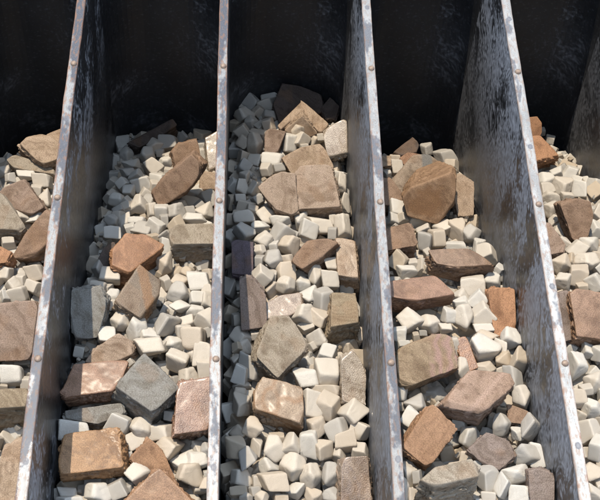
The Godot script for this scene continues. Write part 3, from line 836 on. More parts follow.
	pale("warm cream wedge-shaped stone closest right of the ochre striped block", 19, 2, Vector3(-.359, -.507, -.071), Vector3(-43, -28, 27), Vector3(.069, .052, .056))
	pale("cream rounded stone above the half shaded grey block, in the shade of the divider", 28, 1, Vector3(-.603, -.472, -.026), Vector3(-68, -13, 7), Vector3(.051, .051, .048))
	pale("pale grey pointed stone, second out right of the ochre striped block", 13, 4, Vector3(-.346, -.462, .004), Vector3(-44, 43, -66), Vector3(.075, .071, .068))
	pale("cream square-faced stone, sixth out right of the ochre striped block", 2, 1, Vector3(-.264, -.488, -.014), Vector3(-66, -73, 75), Vector3(.048, .058, .049))
	pale("white pointed stone above and right of the half shaded grey block", 11, 0, Vector3(-.558, -.455, .026), Vector3(-51, -48, 39), Vector3(.044, .061, .049))
	pale("white rounded stone, third out right of the ochre striped block", 27, 0, Vector3(-.294, -.48, .01), Vector3(-80, 56, -53), Vector3(.061, .044, .049))
	pale("cream pointed stone, fifth out right of the ochre striped block", 8, 1, Vector3(-.265, -.464, .027), Vector3(-57, -28, 28), Vector3(.047, .061, .05))
	pale("white wedge-shaped stone closest below and right of the ochre striped block", 19, 0, Vector3(-.353, -.454, .057), Vector3(-35, -54, 40), Vector3(.074, .04, .053))
	pale("cream pointed stone closest right of the half shaded grey block", 8, 1, Vector3(-.556, -.445, .064), Vector3(-44, -7, 1), Vector3(.06, .043, .048))
	pale("white pointed stone, fourth out right of the ochre striped block", 13, 0, Vector3(-.301, -.459, .071), Vector3(-67, -42, 38), Vector3(.067, .05, .054))
	pale("cream square-faced stone, fifth out below and right of the ochre striped block", 7, 1, Vector3(-.262, -.422, .124), Vector3(-8, -44, -10), Vector3(.06, .066, .059))
	pale("cream pointed stone, second out right of the half shaded grey block", 13, 1, Vector3(-.518, -.419, .132), Vector3(-51, 11, 44), Vector3(.066, .059, .058))
	pale("cream pointed stone, third out below and right of the ochre striped block", 12, 1, Vector3(-.317, -.444, .118), Vector3(-52, 47, -39), Vector3(.059, .05, .051))
	pale("large pale grey wedge-shaped stone, second out below and right of the ochre striped block", 17, 4, Vector3(-.381, -.416, .147), Vector3(-53, -8, 25), Vector3(.086, .079, .077))
	pale("large white pointed stone below the ochre striped block", 11, 0, Vector3(-.472, -.415, .159), Vector3(-73, -31, 30), Vector3(.066, .085, .07))
	pale("cream rounded stone, fourth out below and right of the ochre striped block", 25, 1, Vector3(-.334, -.439, .153), Vector3(-42, 11, -9), Vector3(.052, .043, .044))
	pale("white wedge-shaped stone above and left of the buried brown block", 22, 0, Vector3(-.558, -.412, .19), Vector3(-39, 12, -71), Vector3(.065, .065, .061))
	pale("white wedge-shaped stone, second out above the grey diamond block", 17, 0, Vector3(-.429, -.424, .188), Vector3(-49, 41, -79), Vector3(.072, .065, .064))
	pale("large warm cream rounded stone, fourth out above and right of the grey diamond block", 29, 2, Vector3(-.301, -.411, .199), Vector3(-55, -46, 36), Vector3(.078, .072, .07))
	pale("white pointed stone, second out above and right of the grey diamond block", 9, 0, Vector3(-.361, -.434, .202), Vector3(-64, 3, -2), Vector3(.072, .052, .058))
	pale("large cream pointed stone closest above the grey diamond block", 10, 1, Vector3(-.429, -.406, .237), Vector3(-40, -10, 10), Vector3(.097, .065, .075))
	pale("small white square-faced stone above the reddish brick, in the shade of the divider", 3, 0, Vector3(-.639, -.456, .219), Vector3(-54, -7, -11), Vector3(.039, .045, .039))
	pale("large cream square-faced stone, third out above the shiny red block", 4, 1, Vector3(-.268, -.417, .246), Vector3(-63, -16, 15), Vector3(.065, .078, .066))
	pale("small cream pointed stone, third out above and right of the grey diamond block", 11, 1, Vector3(-.303, -.429, .246), Vector3(-63, 8, -26), Vector3(.042, .048, .042))
	pale("large cream wedge-shaped stone closest above and right of the grey diamond block", 20, 1, Vector3(-.345, -.402, .273), Vector3(-68, -1, 39), Vector3(.077, .084, .075))
	pale("cream square-faced stone, second out above the shiny red block", 1, 1, Vector3(-.266, -.423, .3), Vector3(-51, 16, -10), Vector3(.048, .064, .052))
	pale("cream pointed stone closest above the shiny red block", 8, 1, Vector3(-.309, -.421, .319), Vector3(-43, 4, -4), Vector3(.064, .051, .053))
	pale("white square-faced stone below and right of the thin grey slab", 7, 0, Vector3(-.497, -.38, .499), Vector3(-45, -19, -101), Vector3(.062, .065, .059))
	pale("cream pointed stone below the grey diamond block", 13, 1, Vector3(-.441, -.379, .508), Vector3(-58, -39, 99), Vector3(.062, .071, .062))
	pale("large white square-faced stone above and left of the big ochre block", 6, 0, Vector3(-.623, -.378, .519), Vector3(-64, 49, -44), Vector3(.092, .067, .074))
	pale("large cream square-faced stone above the brown ridge stone", 6, 1, Vector3(-.386, -.404, .51), Vector3(-57, -51, 48), Vector3(.086, .058, .067))
	pale("cream wedge-shaped stone above and left of the brown ridge stone", 23, 1, Vector3(-.454, -.402, .546), Vector3(-8, 38, -5), Vector3(.067, .043, .051))
	pale("cream wedge-shaped stone closest below the shiny red block", 16, 1, Vector3(-.264, -.4, .568), Vector3(-36, 41, -116), Vector3(.052, .052, .048))
	pale("small pale grey pointed stone, second out below the shiny red block", 13, 4, Vector3(-.249, -.373, .581), Vector3(-63, 21, -22), Vector3(.037, .043, .037))
	pale("large warm cream wedge-shaped stone above and right of the brown ridge stone", 18, 2, Vector3(-.357, -.383, .578), Vector3(-49, 4, -1), Vector3(.097, .076, .081))
	pale("white pointed stone, second out right of the brown ridge stone", 13, 0, Vector3(-.278, -.384, .616), Vector3(-29, -14, 4), Vector3(.073, .054, .059))
	pale("large white pointed stone closest right of the brown ridge stone", 15, 0, Vector3(-.318, -.397, .612), Vector3(-41, -1, 7), Vector3(.078, .06, .065))
	pale("large cream wedge-shaped stone below and left of the brown ridge stone", 19, 1, Vector3(-.441, -.358, .664), Vector3(-39, -49, 43), Vector3(.066, .069, .063))
	pale("large warm cream pointed stone above and right of the orange corner slab", 12, 2, Vector3(-.304, -.368, .66), Vector3(-37, -42, 29), Vector3(.084, .069, .071))
	pale("small warm cream wedge-shaped stone, second out right of the orange corner slab", 17, 2, Vector3(-.249, -.378, .687), Vector3(-29, -8, -40), Vector3(.036, .042, .036))
	pale("cream pointed stone closest right of the orange corner slab", 10, 1, Vector3(-.272, -.405, .68), Vector3(-45, -6, -1), Vector3(.054, .069, .057))
	pale("pale grey square-faced stone left of the orange corner slab", 5, 4, Vector3(-.489, -.377, .7), Vector3(-56, -16, 48), Vector3(.056, .059, .054))
	pale("large white pointed stone below the big ochre block", 8, 0, Vector3(-.537, -.363, .716), Vector3(-50, -8, 4), Vector3(.083, .053, .063))
	pale("white pointed stone below and left of the big ochre block", 10, 0, Vector3(-.626, -.39, .71), Vector3(-57, -31, 24), Vector3(.065, .044, .051))
	# pale stones of the middle bin
	pale("small white square-faced stone closest left of the dark boulder", 0, 0, Vector3(-.055, -.902, -1.229), Vector3(-53, -64, 61), Vector3(.074, .039, .053))
	pale("small pale grey square-faced stone, third out left of the dark boulder", 4, 4, Vector3(-.128, -.914, -1.216), Vector3(-38, -27, -13), Vector3(.061, .061, .057))
	pale("small cream rounded stone, second out left of the dark boulder", 25, 1, Vector3(-.077, -.92, -1.202), Vector3(-37, -7, 27), Vector3(.065, .056, .057))
	pale("cream pointed stone, second out above and left of the small rose block", 8, 1, Vector3(-.155, -.877, -1.111), Vector3(-45, 1, 26), Vector3(.076, .068, .067))
	pale("small pale grey pointed stone below and left of the dark boulder", 14, 4, Vector3(-.066, -.879, -1.115), Vector3(-48, -42, 31), Vector3(.068, .042, .051))
	pale("small cream pointed stone closest above and left of the small rose block", 9, 1, Vector3(-.128, -.845, -1.047), Vector3(-62, 16, -23), Vector3(.059, .059, .055))
	pale("small warm cream pointed stone below and right of the roof-shaped tan block", 13, 2, Vector3(.044, -.731, -.913), Vector3(-66, 28, -14), Vector3(.058, .05, .05))
	pale("small warm cream square-faced stone, fourth out left of the small rose block", 5, 2, Vector3(-.165, -.799, -.956), Vector3(-43, -16, 54), Vector3(.053, .062, .054))
	pale("small warm cream wedge-shaped stone, second out above the flat tan slab", 19, 2, Vector3(.088, -.788, -.94), Vector3(-64, -103, 116), Vector3(.054, .054, .05))
	pale("small warm cream square-faced stone closest left of the small rose block", 1, 2, Vector3(-.106, -.792, -.941), Vector3(-15, -14, 8), Vector3(.065, .041, .05))
	pale("cream square-faced stone closest above the flat tan slab", 1, 1, Vector3(.048, -.757, -.877), Vector3(-35, 70, 14), Vector3(.061, .069, .061))
	pale("small warm cream wedge-shaped stone above and right of the flat tan slab", 16, 2, Vector3(.105, -.774, -.906), Vector3(-33, -3, -7), Vector3(.073, .045, .055))
	pale("white wedge-shaped stone right of the small rose block", 16, 0, Vector3(.005, -.737, -.857), Vector3(-54, -25, 25), Vector3(.065, .081, .068))
	pale("warm cream wedge-shaped stone, third out left of the small rose block", 22, 2, Vector3(-.157, -.755, -.864), Vector3(-25, 15, -5), Vector3(.064, .052, .054))
	pale("warm cream pointed stone, second out left of the small rose block", 13, 2, Vector3(-.114, -.738, -.841), Vector3(-45, 19, -14), Vector3(.064, .096, .075))
	pale("small warm cream wedge-shaped stone, second out below and left of the small rose block", 22, 2, Vector3(-.164, -.713, -.762), Vector3(-48, -22, 37), Vector3(.051, .059, .051))
	pale("white rounded stone below the small rose block", 28, 0, Vector3(-.054, -.686, -.732), Vector3(-60, -26, 20), Vector3(.079, .063, .066))
	pale("cream wedge-shaped stone closest below and left of the small rose block", 20, 1, Vector3(-.11, -.703, -.735), Vector3(-47, 44, -91), Vector3(.063, .059, .057))
	pale("small pale grey rounded stone, second out above and left of the left twin rock", 29, 4, Vector3(-.157, -.685, -.692), Vector3(-71, 37, -70), Vector3(.051, .047, .045))
	pale("small cream wedge-shaped stone closest above and left of the left twin rock", 17, 1, Vector3(-.149, -.657, -.623), Vector3(-32, 12, 41), Vector3(.05, .046, .045))
	pale("cream pointed stone right of the right twin rock", 14, 1, Vector3(.182, -.646, -.594), Vector3(-59, -39, 30), Vector3(.042, .076, .055))
	pale("cream pointed stone, third out left of the left twin rock", 8, 1, Vector3(-.166, -.635, -.56), Vector3(-41, -31, 20), Vector3(.049, .061, .051))
	pale("cream wedge-shaped stone closest left of the left twin rock, in the shade of the divider", 22, 1, Vector3(-.125, -.631, -.549), Vector3(-59, -5, 2), Vector3(.053, .068, .056))
	pale("cream pointed stone below and right of the right twin rock", 12, 1, Vector3(.185, -.605, -.473), Vector3(-60, -51, 43), Vector3(.037, .075, .052))
	pale("small warm cream square-faced stone, second out left of the left twin rock", 4, 2, Vector3(-.148, -.596, -.447), Vector3(-44, -11, 5), Vector3(.067, .041, .05))
	pale("small warm cream pointed stone, second out below and left of the left twin rock", 8, 2, Vector3(-.132, -.574, -.409), Vector3(-56, -25, -85), Vector3(.048, .048, .045))
	pale("cream pointed stone closest below and left of the left twin rock", 8, 1, Vector3(-.088, -.578, -.396), Vector3(-43, -95, 51), Vector3(.066, .062, .06))
	pale("small cream square-faced stone below the right twin rock", 5, 1, Vector3(.103, -.62, -.421), Vector3(-23, 38, -23), Vector3(.066, .04, .05))
	pale("cream rounded stone, fourth out below and left of the left twin rock", 26, 1, Vector3(-.155, -.56, -.368), Vector3(-67, -11, 20), Vector3(.073, .047, .056))
	pale("white pointed stone closest below the left twin rock", 15, 0, Vector3(-.029, -.557, -.36), Vector3(-59, 71, -64), Vector3(.084, .051, .063))
	pale("white pointed stone below and right of the left twin rock", 15, 0, Vector3(.028, -.555, -.356), Vector3(-43, -34, 22), Vector3(.044, .066, .051))
	pale("cream square-faced stone, second out above the brown arrowhead", 0, 1, Vector3(.1, -.559, -.339), Vector3(-51, 29, -21), Vector3(.087, .065, .071))
	pale("white pointed stone, third out below and left of the left twin rock", 13, 0, Vector3(-.095, -.557, -.33), Vector3(-42, 44, -38), Vector3(.072, .04, .052))
	pale("cream pointed stone above the upright tan block", 14, 1, Vector3(.173, -.558, -.335), Vector3(-46, 7, -10), Vector3(.065, .094, .074))
	pale("white square-faced stone closest above the brown arrowhead", 1, 0, Vector3(.052, -.529, -.299), Vector3(-45, 36, -45), Vector3(.065, .065, .061))
	pale("pale grey pointed stone above the dark purple block, in the shade of the divider", 8, 4, Vector3(-.151, -.525, -.284), Vector3(-48, 12, 31), Vector3(.065, .072, .064))
	pale("pale grey rounded stone, second out below the left twin rock", 25, 4, Vector3(-.034, -.523, -.277), Vector3(-28, 26, -55), Vector3(.068, .072, .065))
	pale("cream pointed stone above and right of the dark purple block", 11, 1, Vector3(-.096, -.513, -.24), Vector3(-28, -57, 86), Vector3(.061, .061, .057))
	pale("warm cream pointed stone closest left of the brown arrowhead", 12, 2, Vector3(-.009, -.507, -.221), Vector3(-53, -23, -4), Vector3(.078, .071, .07))
	pale("small cream pointed stone closest right of the dark purple block", 11, 1, Vector3(-.102, -.509, -.193), Vector3(-43, 18, -22), Vector3(.046, .049, .044))
	pale("pale grey pointed stone, second out right of the dark purple block", 11, 4, Vector3(-.068, -.487, -.143), Vector3(-24, -28, 21), Vector3(.063, .067, .06))
	pale("small warm cream rounded stone, second out left of the brown arrowhead", 24, 2, Vector3(-.016, -.512, -.161), Vector3(-33, -33, 38), Vector3(.046, .049, .044))
	pale("cream wedge-shaped stone closest below and right of the brown arrowhead", 18, 1, Vector3(.12, -.479, -.126), Vector3(-37, -58, 94), Vector3(.056, .063, .056))
	pale("warm cream square-faced stone, second out above the glistening pale stone", 7, 2, Vector3(-.023, -.509, -.116), Vector3(-56, 41, 60), Vector3(.066, .059, .058))
	pale("cream square-faced stone above the half shaded brown block", 3, 1, Vector3(-.096, -.483, -.078), Vector3(-24, -2, 45), Vector3(.055, .066, .057))
	pale("cream pointed stone below the brown arrowhead", 9, 1, Vector3(.074, -.495, -.085), Vector3(-27, -5, 6), Vector3(.052, .083, .063))
	pale("cream square-faced stone, second out below and right of the brown arrowhead", 1, 1, Vector3(.114, -.483, -.069), Vector3(-61, 23, -18), Vector3(.059, .062, .057))
	pale("white pointed stone above and right of the glistening pale stone", 13, 0, Vector3(.03, -.506, -.069), Vector3(-63, -52, 28), Vector3(.059, .052, .052))
	pale("cream pointed stone closest above the glistening pale stone", 11, 1, Vector3(-.021, -.481, -.043), Vector3(-46, 4, -34), Vector3(.062, .062, .058))
	pale("warm cream wedge-shaped stone above and left of the glistening pale stone", 17, 2, Vector3(-.064, -.505, -.047), Vector3(-73, 15, -16), Vector3(.052, .065, .055))
	pale("white pointed stone right of the glistening pale stone", 15, 0, Vector3(.046, -.478, -.001), Vector3(-28, -7, 16), Vector3(.065, .055, .056))
	pale("pale grey rounded stone left of the tan two-tone block", 27, 4, Vector3(.092, -.477, .014), Vector3(-38, 34, -24), Vector3(.058, .082, .065))
	pale("large cream pointed stone below and right of the glistening pale stone", 12, 1, Vector3(.027, -.464, .073), Vector3(-50, -33, 27), Vector3(.088, .068, .073))
	pale("warm cream wedge-shaped stone below and left of the tan two-tone block", 21, 2, Vector3(.081, -.471, .089), Vector3(-33, 11, -17), Vector3(.064, .061, .058))
	pale("small cream square-faced stone above and right of the five-sided grey rock", 5, 1, Vector3(.039, -.493, .1), Vector3(-82, -79, 110), Vector3(.044, .05, .044))
	pale("cream square-faced stone, second out left of the five-sided grey rock", 0, 1, Vector3(-.16, -.49, .14), Vector3(-43, -75, 24), Vector3(.057, .053, .051))
	pale("cream wedge-shaped stone right of the five-sided grey rock", 20, 1, Vector3(.079, -.465, .153), Vector3(-60, 49, -49), Vector3(.07, .063, .062))
	pale("cream pointed stone closest left of the five-sided grey rock, in the shade of the divider", 8, 1, Vector3(-.15, -.487, .181), Vector3(-28, -10, 10), Vector3(.053, .05, .048))
	pale("white square-faced stone above and left of the glossy cream-tan block", 3, 0, Vector3(.098, -.459, .22), Vector3(-86, 97, -30), Vector3(.063, .059, .057))
	pale("small cream wedge-shaped stone, second out below and left of the five-sided grey rock", 17, 1, Vector3(-.171, -.483, .226), Vector3(-67, 41, -41), Vector3(.036, .049, .04))
	pale("large pale grey square-faced stone closest below and left of the five-sided grey rock", 1, 4, Vector3(-.129, -.481, .251), Vector3(-51, -47, 25), Vector3(.078, .078, .073))
	pale("white square-faced stone above and left of the ochre-veined block, in the shade of the divider", 2, 0, Vector3(-.161, -.466, .284), Vector3(-51, -27, 10), Vector3(.055, .059, .053))
	pale("large cream rounded stone left of the glossy cream-tan block", 30, 1, Vector3(.095, -.453, .289), Vector3(-79, 152, -144), Vector3(.072, .078, .07))
	pale("large white pointed stone above and right of the ochre-veined block", 10, 0, Vector3(.03, -.451, .315), Vector3(-25, -11, 5), Vector3(.084, .068, .071))
	pale("small cream pointed stone closest left of the ochre-veined block, in the shade of the divider", 11, 1, Vector3(-.155, -.475, .32), Vector3(-62, 7, -8), Vector3(.058, .032, .042))
	pale("warm cream square-faced stone closest below and left of the glossy cream-tan block", 1, 2, Vector3(.091, -.461, .342), Vector3(-57, -35, 34), Vector3(.09, .039, .06))
	pale("small warm cream pointed stone, second out left of the ochre-veined block", 13, 2, Vector3(-.164, -.46, .355), Vector3(-29, -41, 27), Vector3(.051, .035, .04))
	pale("large cream square-faced stone right of the ochre-veined block", 1, 1, Vector3(.042, -.445, .398), Vector3(-50, 54, -52), Vector3(.061, .09, .07))
	pale("small cream pointed stone, second out below and left of the glossy cream-tan block", 8, 1, Vector3(.126, -.474, .39), Vector3(-39, 11, 0), Vector3(.029, .058, .04))
	pale("warm cream wedge-shaped stone, third out left of the ochre-veined block", 21, 2, Vector3(-.16, -.444, .407), Vector3(-32, -15, 5), Vector3(.054, .07, .058))
	pale("warm cream square-faced stone, third out below and left of the glossy cream-tan block", 0, 2, Vector3(.094, -.444, .405), Vector3(-15, -33, 8), Vector3(.058, .083, .066))
	pale("large cream wedge-shaped stone below the glossy cream-tan block", 21, 1, Vector3(.163, -.443, .431), Vector3(-37, -14, 59), Vector3(.076, .073, .07))
	pale("small pale grey pointed stone closest below and right of the ochre-veined block", 10, 4, Vector3(.031, -.467, .448), Vector3(-70, 2, -1), Vector3(.028, .057, .04))
	pale("warm cream pointed stone closest below and left of the ochre-veined block", 9, 2, Vector3(-.114, -.44, .477), Vector3(-28, 62, -77), Vector3(.066, .063, .06))
	pale("warm cream wedge-shaped stone, second out below and right of the ochre-veined block", 20, 2, Vector3(.058, -.44, .476), Vector3(-35, -11, -9), Vector3(.069, .063, .062))
	pale("pale grey rounded stone, fourth out above the rose corner block", 27, 4, Vector3(.119, -.453, .478), Vector3(-53, -58, 76), Vector3(.063, .069, .062))
	pale("cream square-faced stone, third out above the rose corner block", 6, 1, Vector3(.186, -.466, .471), Vector3(-47, -36, -83), Vector3(.057, .06, .055))
	pale("warm cream wedge-shaped stone, second out below and left of the ochre-veined block", 22, 2, Vector3(-.162, -.465, .483), Vector3(-37, 9, -10), Vector3(.056, .044, .047))
	pale("warm cream square-faced stone, second out above the rose corner block", 2, 2, Vector3(.14, -.451, .514), Vector3(-72, -7, 109), Vector3(.06, .066, .059))
	pale("white rounded stone, third out below and right of the ochre-veined block", 26, 0, Vector3(.037, -.447, .522), Vector3(-39, -3, 6), Vector3(.056, .081, .064))
	pale("cream wedge-shaped stone, third out below the ochre-veined block", 16, 1, Vector3(-.108, -.463, .525), Vector3(-37, 27, -17), Vector3(.037, .053, .042))
	pale("cream pointed stone, second out below the ochre-veined block", 10, 1, Vector3(-.015, -.436, .538), Vector3(-69, 30, -67), Vector3(.062, .072, .063))
	pale("large cream pointed stone closest below the ochre-veined block", 9, 1, Vector3(-.071, -.436, .545), Vector3(-40, -49, 47), Vector3(.062, .081, .067))
	pale("large yellowish wedge-shaped stone, third out below and left of the ochre-veined block", 21, 3, Vector3(-.159, -.449, .542), Vector3(-34, 45, -23), Vector3(.059, .081, .065))
	pale("cream square-faced stone closest above the rose corner block", 2, 1, Vector3(.18, -.462, .536), Vector3(-14, -11, 11), Vector3(.056, .05, .05))
	pale("large warm cream wedge-shaped stone, second out above and left of the rose corner block", 18, 2, Vector3(.072, -.435, .554), Vector3(-36, -25, 50), Vector3(.069, .069, .064))
	pale("cream wedge-shaped stone closest above and left of the rose corner block", 20, 1, Vector3(.125, -.461, .556), Vector3(-27, 21, -9), Vector3(.047, .059, .049))
	pale("pale grey wedge-shaped stone, fourth out below the ochre-veined block", 17, 4, Vector3(-.133, -.434, .584), Vector3(-29, 12, -16), Vector3(.059, .068, .059))
	pale("white pointed stone, fifth out below the ochre-veined block", 12, 0, Vector3(-.079, -.459, .589), Vector3(-52, 9, 25), Vector3(.062, .062, .058))
	pale("large cream pointed stone, fifth out left of the rose corner block", 9, 1, Vector3(-.007, -.432, .605), Vector3(-54, 0, -28), Vector3(.083, .077, .075))
	pale("large cream pointed stone, third out left of the rose corner block", 11, 1, Vector3(.039, -.431, .634), Vector3(-59, 2, -4), Vector3(.061, .08, .066))
	pale("pale grey pointed stone closest left of the rose corner block", 9, 4, Vector3(.091, -.431, .633), Vector3(-30, -25, 16), Vector3(.055, .08, .063))
	pale("cream pointed stone, fourth out below and left of the ochre-veined block", 8, 1, Vector3(-.155, -.457, .628), Vector3(-48, -15, 10), Vector3(.067, .055, .057))
	pale("large warm cream square-faced stone, sixth out below the ochre-veined block", 5, 2, Vector3(-.064, -.43, .65), Vector3(-62, 40, -24), Vector3(.073, .067, .066))
	pale("white wedge-shaped stone, fourth out left of the rose corner block", 22, 0, Vector3(-.002, -.455, .661), Vector3(-71, 40, -40), Vector3(.061, .049, .051))
	pale("small yellowish square-faced stone, seventh out below the ochre-veined block, in the shade of the divider", 7, 3, Vector3(-.16, -.455, .668), Vector3(-80, -92, 98), Vector3(.049, .036, .04))
	pale("pale grey pointed stone below and left of the rose corner block", 9, 4, Vector3(.1, -.441, .686), Vector3(-31, 31, -15), Vector3(.055, .043, .045))
	pale("small cream pointed stone, eighth out below the ochre-veined block, in the shade of the divider", 9, 1, Vector3(-.138, -.441, .69), Vector3(-75, 60, -64), Vector3(.042, .036, .037))
	pale("small cream pointed stone, sixth out left of the rose corner block", 9, 1, Vector3(-.097, -.44, .693), Vector3(-48, 6, 32), Vector3(.042, .036, .037))
	pale("warm cream pointed stone, second out left of the rose corner block", 12, 2, Vector3(.045, -.454, .686), Vector3(-6, -27, 3), Vector3(.061, .043, .048))
	# pale stones of the second bin from the right
	pale("small pale grey wedge-shaped stone above the grey-striped block", 19, 4, Vector3(.541, -.887, -.958), Vector3(-36, -17, -38), Vector3(.063, .055, .055))
	pale("pale grey square-faced stone above and right of the grey-striped block", 6, 4, Vector3(.6, -.85, -.893), Vector3(-51, 51, -15), Vector3(.067, .075, .066))
	pale("small cream square-faced stone left of the grey-striped block", 1, 1, Vector3(.401, -.787, -.783), Vector3(-62, 35, -24), Vector3(.049, .061, .051))
	pale("white square-faced stone below the brown split block", 1, 0, Vector3(.374, -.645, -.471), Vector3(-66, 77, -81), Vector3(.08, .064, .067))
	pale("white square-faced stone below and left of the rust-faced boulder", 3, 0, Vector3(.44, -.637, -.422), Vector3(-85, -164, 161), Vector3(.09, .049, .065))
	pale("small white pointed stone above the flat brown brick", 10, 0, Vector3(.354, -.639, -.429), Vector3(-45, -10, -14), Vector3(.049, .049, .045))
	pale("cream wedge-shaped stone below and right of the rust-faced boulder", 22, 1, Vector3(.522, -.598, -.371), Vector3(-56, 30, -53), Vector3(.074, .067, .066))
	pale("cream wedge-shaped stone below the rust-faced boulder", 22, 1, Vector3(.444, -.587, -.349), Vector3(-56, -38, -1), Vector3(.059, .059, .055))
	pale("warm cream wedge-shaped stone, second out above the long brown arrow block", 16, 2, Vector3(.565, -.585, -.346), Vector3(-23, 19, 8), Vector3(.067, .074, .066))
	pale("pale grey pointed stone, second out above and right of the long brown arrow block", 13, 4, Vector3(.601, -.573, -.32), Vector3(-35, -13, 48), Vector3(.066, .066, .062))
	pale("warm cream square-faced stone above and left of the long brown arrow block", 3, 2, Vector3(.483, -.558, -.291), Vector3(-52, 10, -8), Vector3(.055, .073, .06))
	pale("pale grey rounded stone right of the flat brown brick", 30, 4, Vector3(.44, -.547, -.27), Vector3(-40, -22, 13), Vector3(.047, .073, .056))
	pale("small white wedge-shaped stone closest above and right of the long brown arrow block", 16, 0, Vector3(.618, -.564, -.272), Vector3(-46, -37, 32), Vector3(.047, .051, .046))
	pale("white square-faced stone closest above the long brown arrow block", 6, 0, Vector3(.544, -.56, -.264), Vector3(-53, -1, 6), Vector3(.072, .036, .051))
	pale("cream square-faced stone right of the long brown arrow block", 4, 1, Vector3(.629, -.512, -.198), Vector3(-61, -99, 98), Vector3(.064, .071, .063))
	pale("yellowish square-faced stone below the flat brown brick", 4, 3, Vector3(.341, -.491, -.156), Vector3(-39, -28, -11), Vector3(.06, .063, .058))
	pale("white pointed stone above and left of the wide red-brown slab", 10, 0, Vector3(.36, -.488, -.107), Vector3(-64, -50, 50), Vector3(.076, .049, .058))
	pale("white pointed stone, second out above and left of the upright ochre block", 13, 0, Vector3(.618, -.458, -.055), Vector3(-33, -47, 13), Vector3(.062, .059, .056))
	pale("cream square-faced stone below and right of the long brown arrow block", 7, 1, Vector3(.554, -.434, -.019), Vector3(-46, 0, 0), Vector3(.082, .065, .069))
	pale("cream wedge-shaped stone below the long brown arrow block", 20, 1, Vector3(.514, -.415, .046), Vector3(-39, 4, -2), Vector3(.067, .067, .063))
	pale("white square-faced stone closest above and left of the upright ochre block", 2, 0, Vector3(.563, -.392, .061), Vector3(-47, -33, -10), Vector3(.067, .057, .058))
	pale("white pointed stone, second out left of the upright ochre block", 14, 0, Vector3(.514, -.394, .075), Vector3(-19, 47, -19), Vector3(.067, .04, .05))
	pale("cream square-faced stone closest left of the upright ochre block", 5, 1, Vector3(.562, -.382, .126), Vector3(-37, -7, 56), Vector3(.073, .066, .065))
	pale("white pointed stone, second out above and right of the banded tan block", 10, 0, Vector3(.456, -.367, .144), Vector3(-22, -10, -16), Vector3(.053, .059, .052))
	pale("large cream pointed stone above the wet orange sliver", 9, 1, Vector3(.506, -.365, .151), Vector3(-23, 7, -6), Vector3(.066, .089, .072))
	pale("large cream pointed stone below the wide red-brown slab", 14, 1, Vector3(.335, -.364, .158), Vector3(-16, -25, 60), Vector3(.079, .072, .07))
	pale("cream pointed stone above the banded tan block", 9, 1, Vector3(.399, -.362, .169), Vector3(-56, -10, 6), Vector3(.072, .059, .061))
	pale("white square-faced stone below and left of the upright ochre block", 0, 0, Vector3(.564, -.385, .167), Vector3(-66, -15, 20), Vector3(.065, .036, .047))
	pale("small cream pointed stone closest above and right of the banded tan block", 10, 1, Vector3(.444, -.371, .18), Vector3(-50, -36, 29), Vector3(.049, .036, .04))
	pale("white pointed stone above and left of the banded tan block", 8, 0, Vector3(.313, -.355, .209), Vector3(-57, 90, -124), Vector3(.058, .058, .054))
	pale("warm cream wedge-shaped stone above and right of the wet orange sliver", 19, 2, Vector3(.557, -.366, .21), Vector3(-45, -33, 25), Vector3(.084, .042, .059))
	pale("white pointed stone below the upright ochre block", 8, 0, Vector3(.634, -.354, .217), Vector3(-62, -53, 50), Vector3(.072, .065, .064))
	pale("small cream rounded stone above and left of the wet orange sliver", 26, 1, Vector3(.46, -.348, .257), Vector3(-42, 12, -5), Vector3(.029, .064, .044))
	pale("cream wedge-shaped stone, third out above and right of the big pink rock", 16, 1, Vector3(.605, -.359, .252), Vector3(-53, 43, -37), Vector3(.042, .064, .05))
	pale("large white pointed stone right of the wet orange sliver", 12, 0, Vector3(.542, -.345, .264), Vector3(-42, -35, 73), Vector3(.084, .087, .08))
	pale("small cream pointed stone left of the banded tan block, in the shade of the divider", 14, 1, Vector3(.305, -.411, .256), Vector3(-43, -28, 23), Vector3(.032, .057, .042))
	pale("yellowish pointed stone closest above and right of the big pink rock", 15, 3, Vector3(.598, -.363, .294), Vector3(-29, -51, 122), Vector3(.057, .057, .054))
	pale("large yellowish wedge-shaped stone, second out above and right of the big pink rock", 22, 3, Vector3(.634, -.336, .316), Vector3(-26, -42, 25), Vector3(.064, .089, .071))
	pale("small warm cream pointed stone above the big pink rock", 14, 2, Vector3(.55, -.358, .321), Vector3(-24, 26, -11), Vector3(.07, .029, .046))
	pale("cream pointed stone above and left of the big pink rock", 9, 1, Vector3(.472, -.33, .345), Vector3(-49, -30, 24), Vector3(.044, .076, .056))
	pale("pale grey square-faced stone right of the big pink rock", 1, 4, Vector3(.62, -.339, .368), Vector3(-45, -72, 67), Vector3(.044, .082, .059))
	pale("small white rounded stone below and left of the banded tan block", 24, 0, Vector3(.295, -.321, .428), Vector3(-47, -43, 27), Vector3(.028, .053, .038))
	pale("pale grey pointed stone above the orange slanted slab", 14, 4, Vector3(.399, -.367, .406), Vector3(-30, 22, -5), Vector3(.075, .04, .054))
	pale("cream pointed stone above the small brown chip", 9, 1, Vector3(.635, -.314, .447), Vector3(-33, 5, 2), Vector3(.056, .075, .061))
	pale("pale grey pointed stone, second out above and left of the orange slanted slab", 15, 4, Vector3(.33, -.31, .471), Vector3(-45, 19, -8), Vector3(.068, .052, .056))
	pale("large white square-faced stone closest above and left of the orange slanted slab", 0, 0, Vector3(.317, -.3, .526), Vector3(-71, -37, 1), Vector3(.067, .07, .064))
	pale("small white square-faced stone closest right of the orange slanted slab", 4, 0, Vector3(.451, -.338, .515), Vector3(-41, -22, 20), Vector3(.043, .033, .036))
	pale("pale grey pointed stone below and left of the small brown chip", 13, 4, Vector3(.567, -.3, .537), Vector3(-60, 31, -32), Vector3(.055, .067, .057))
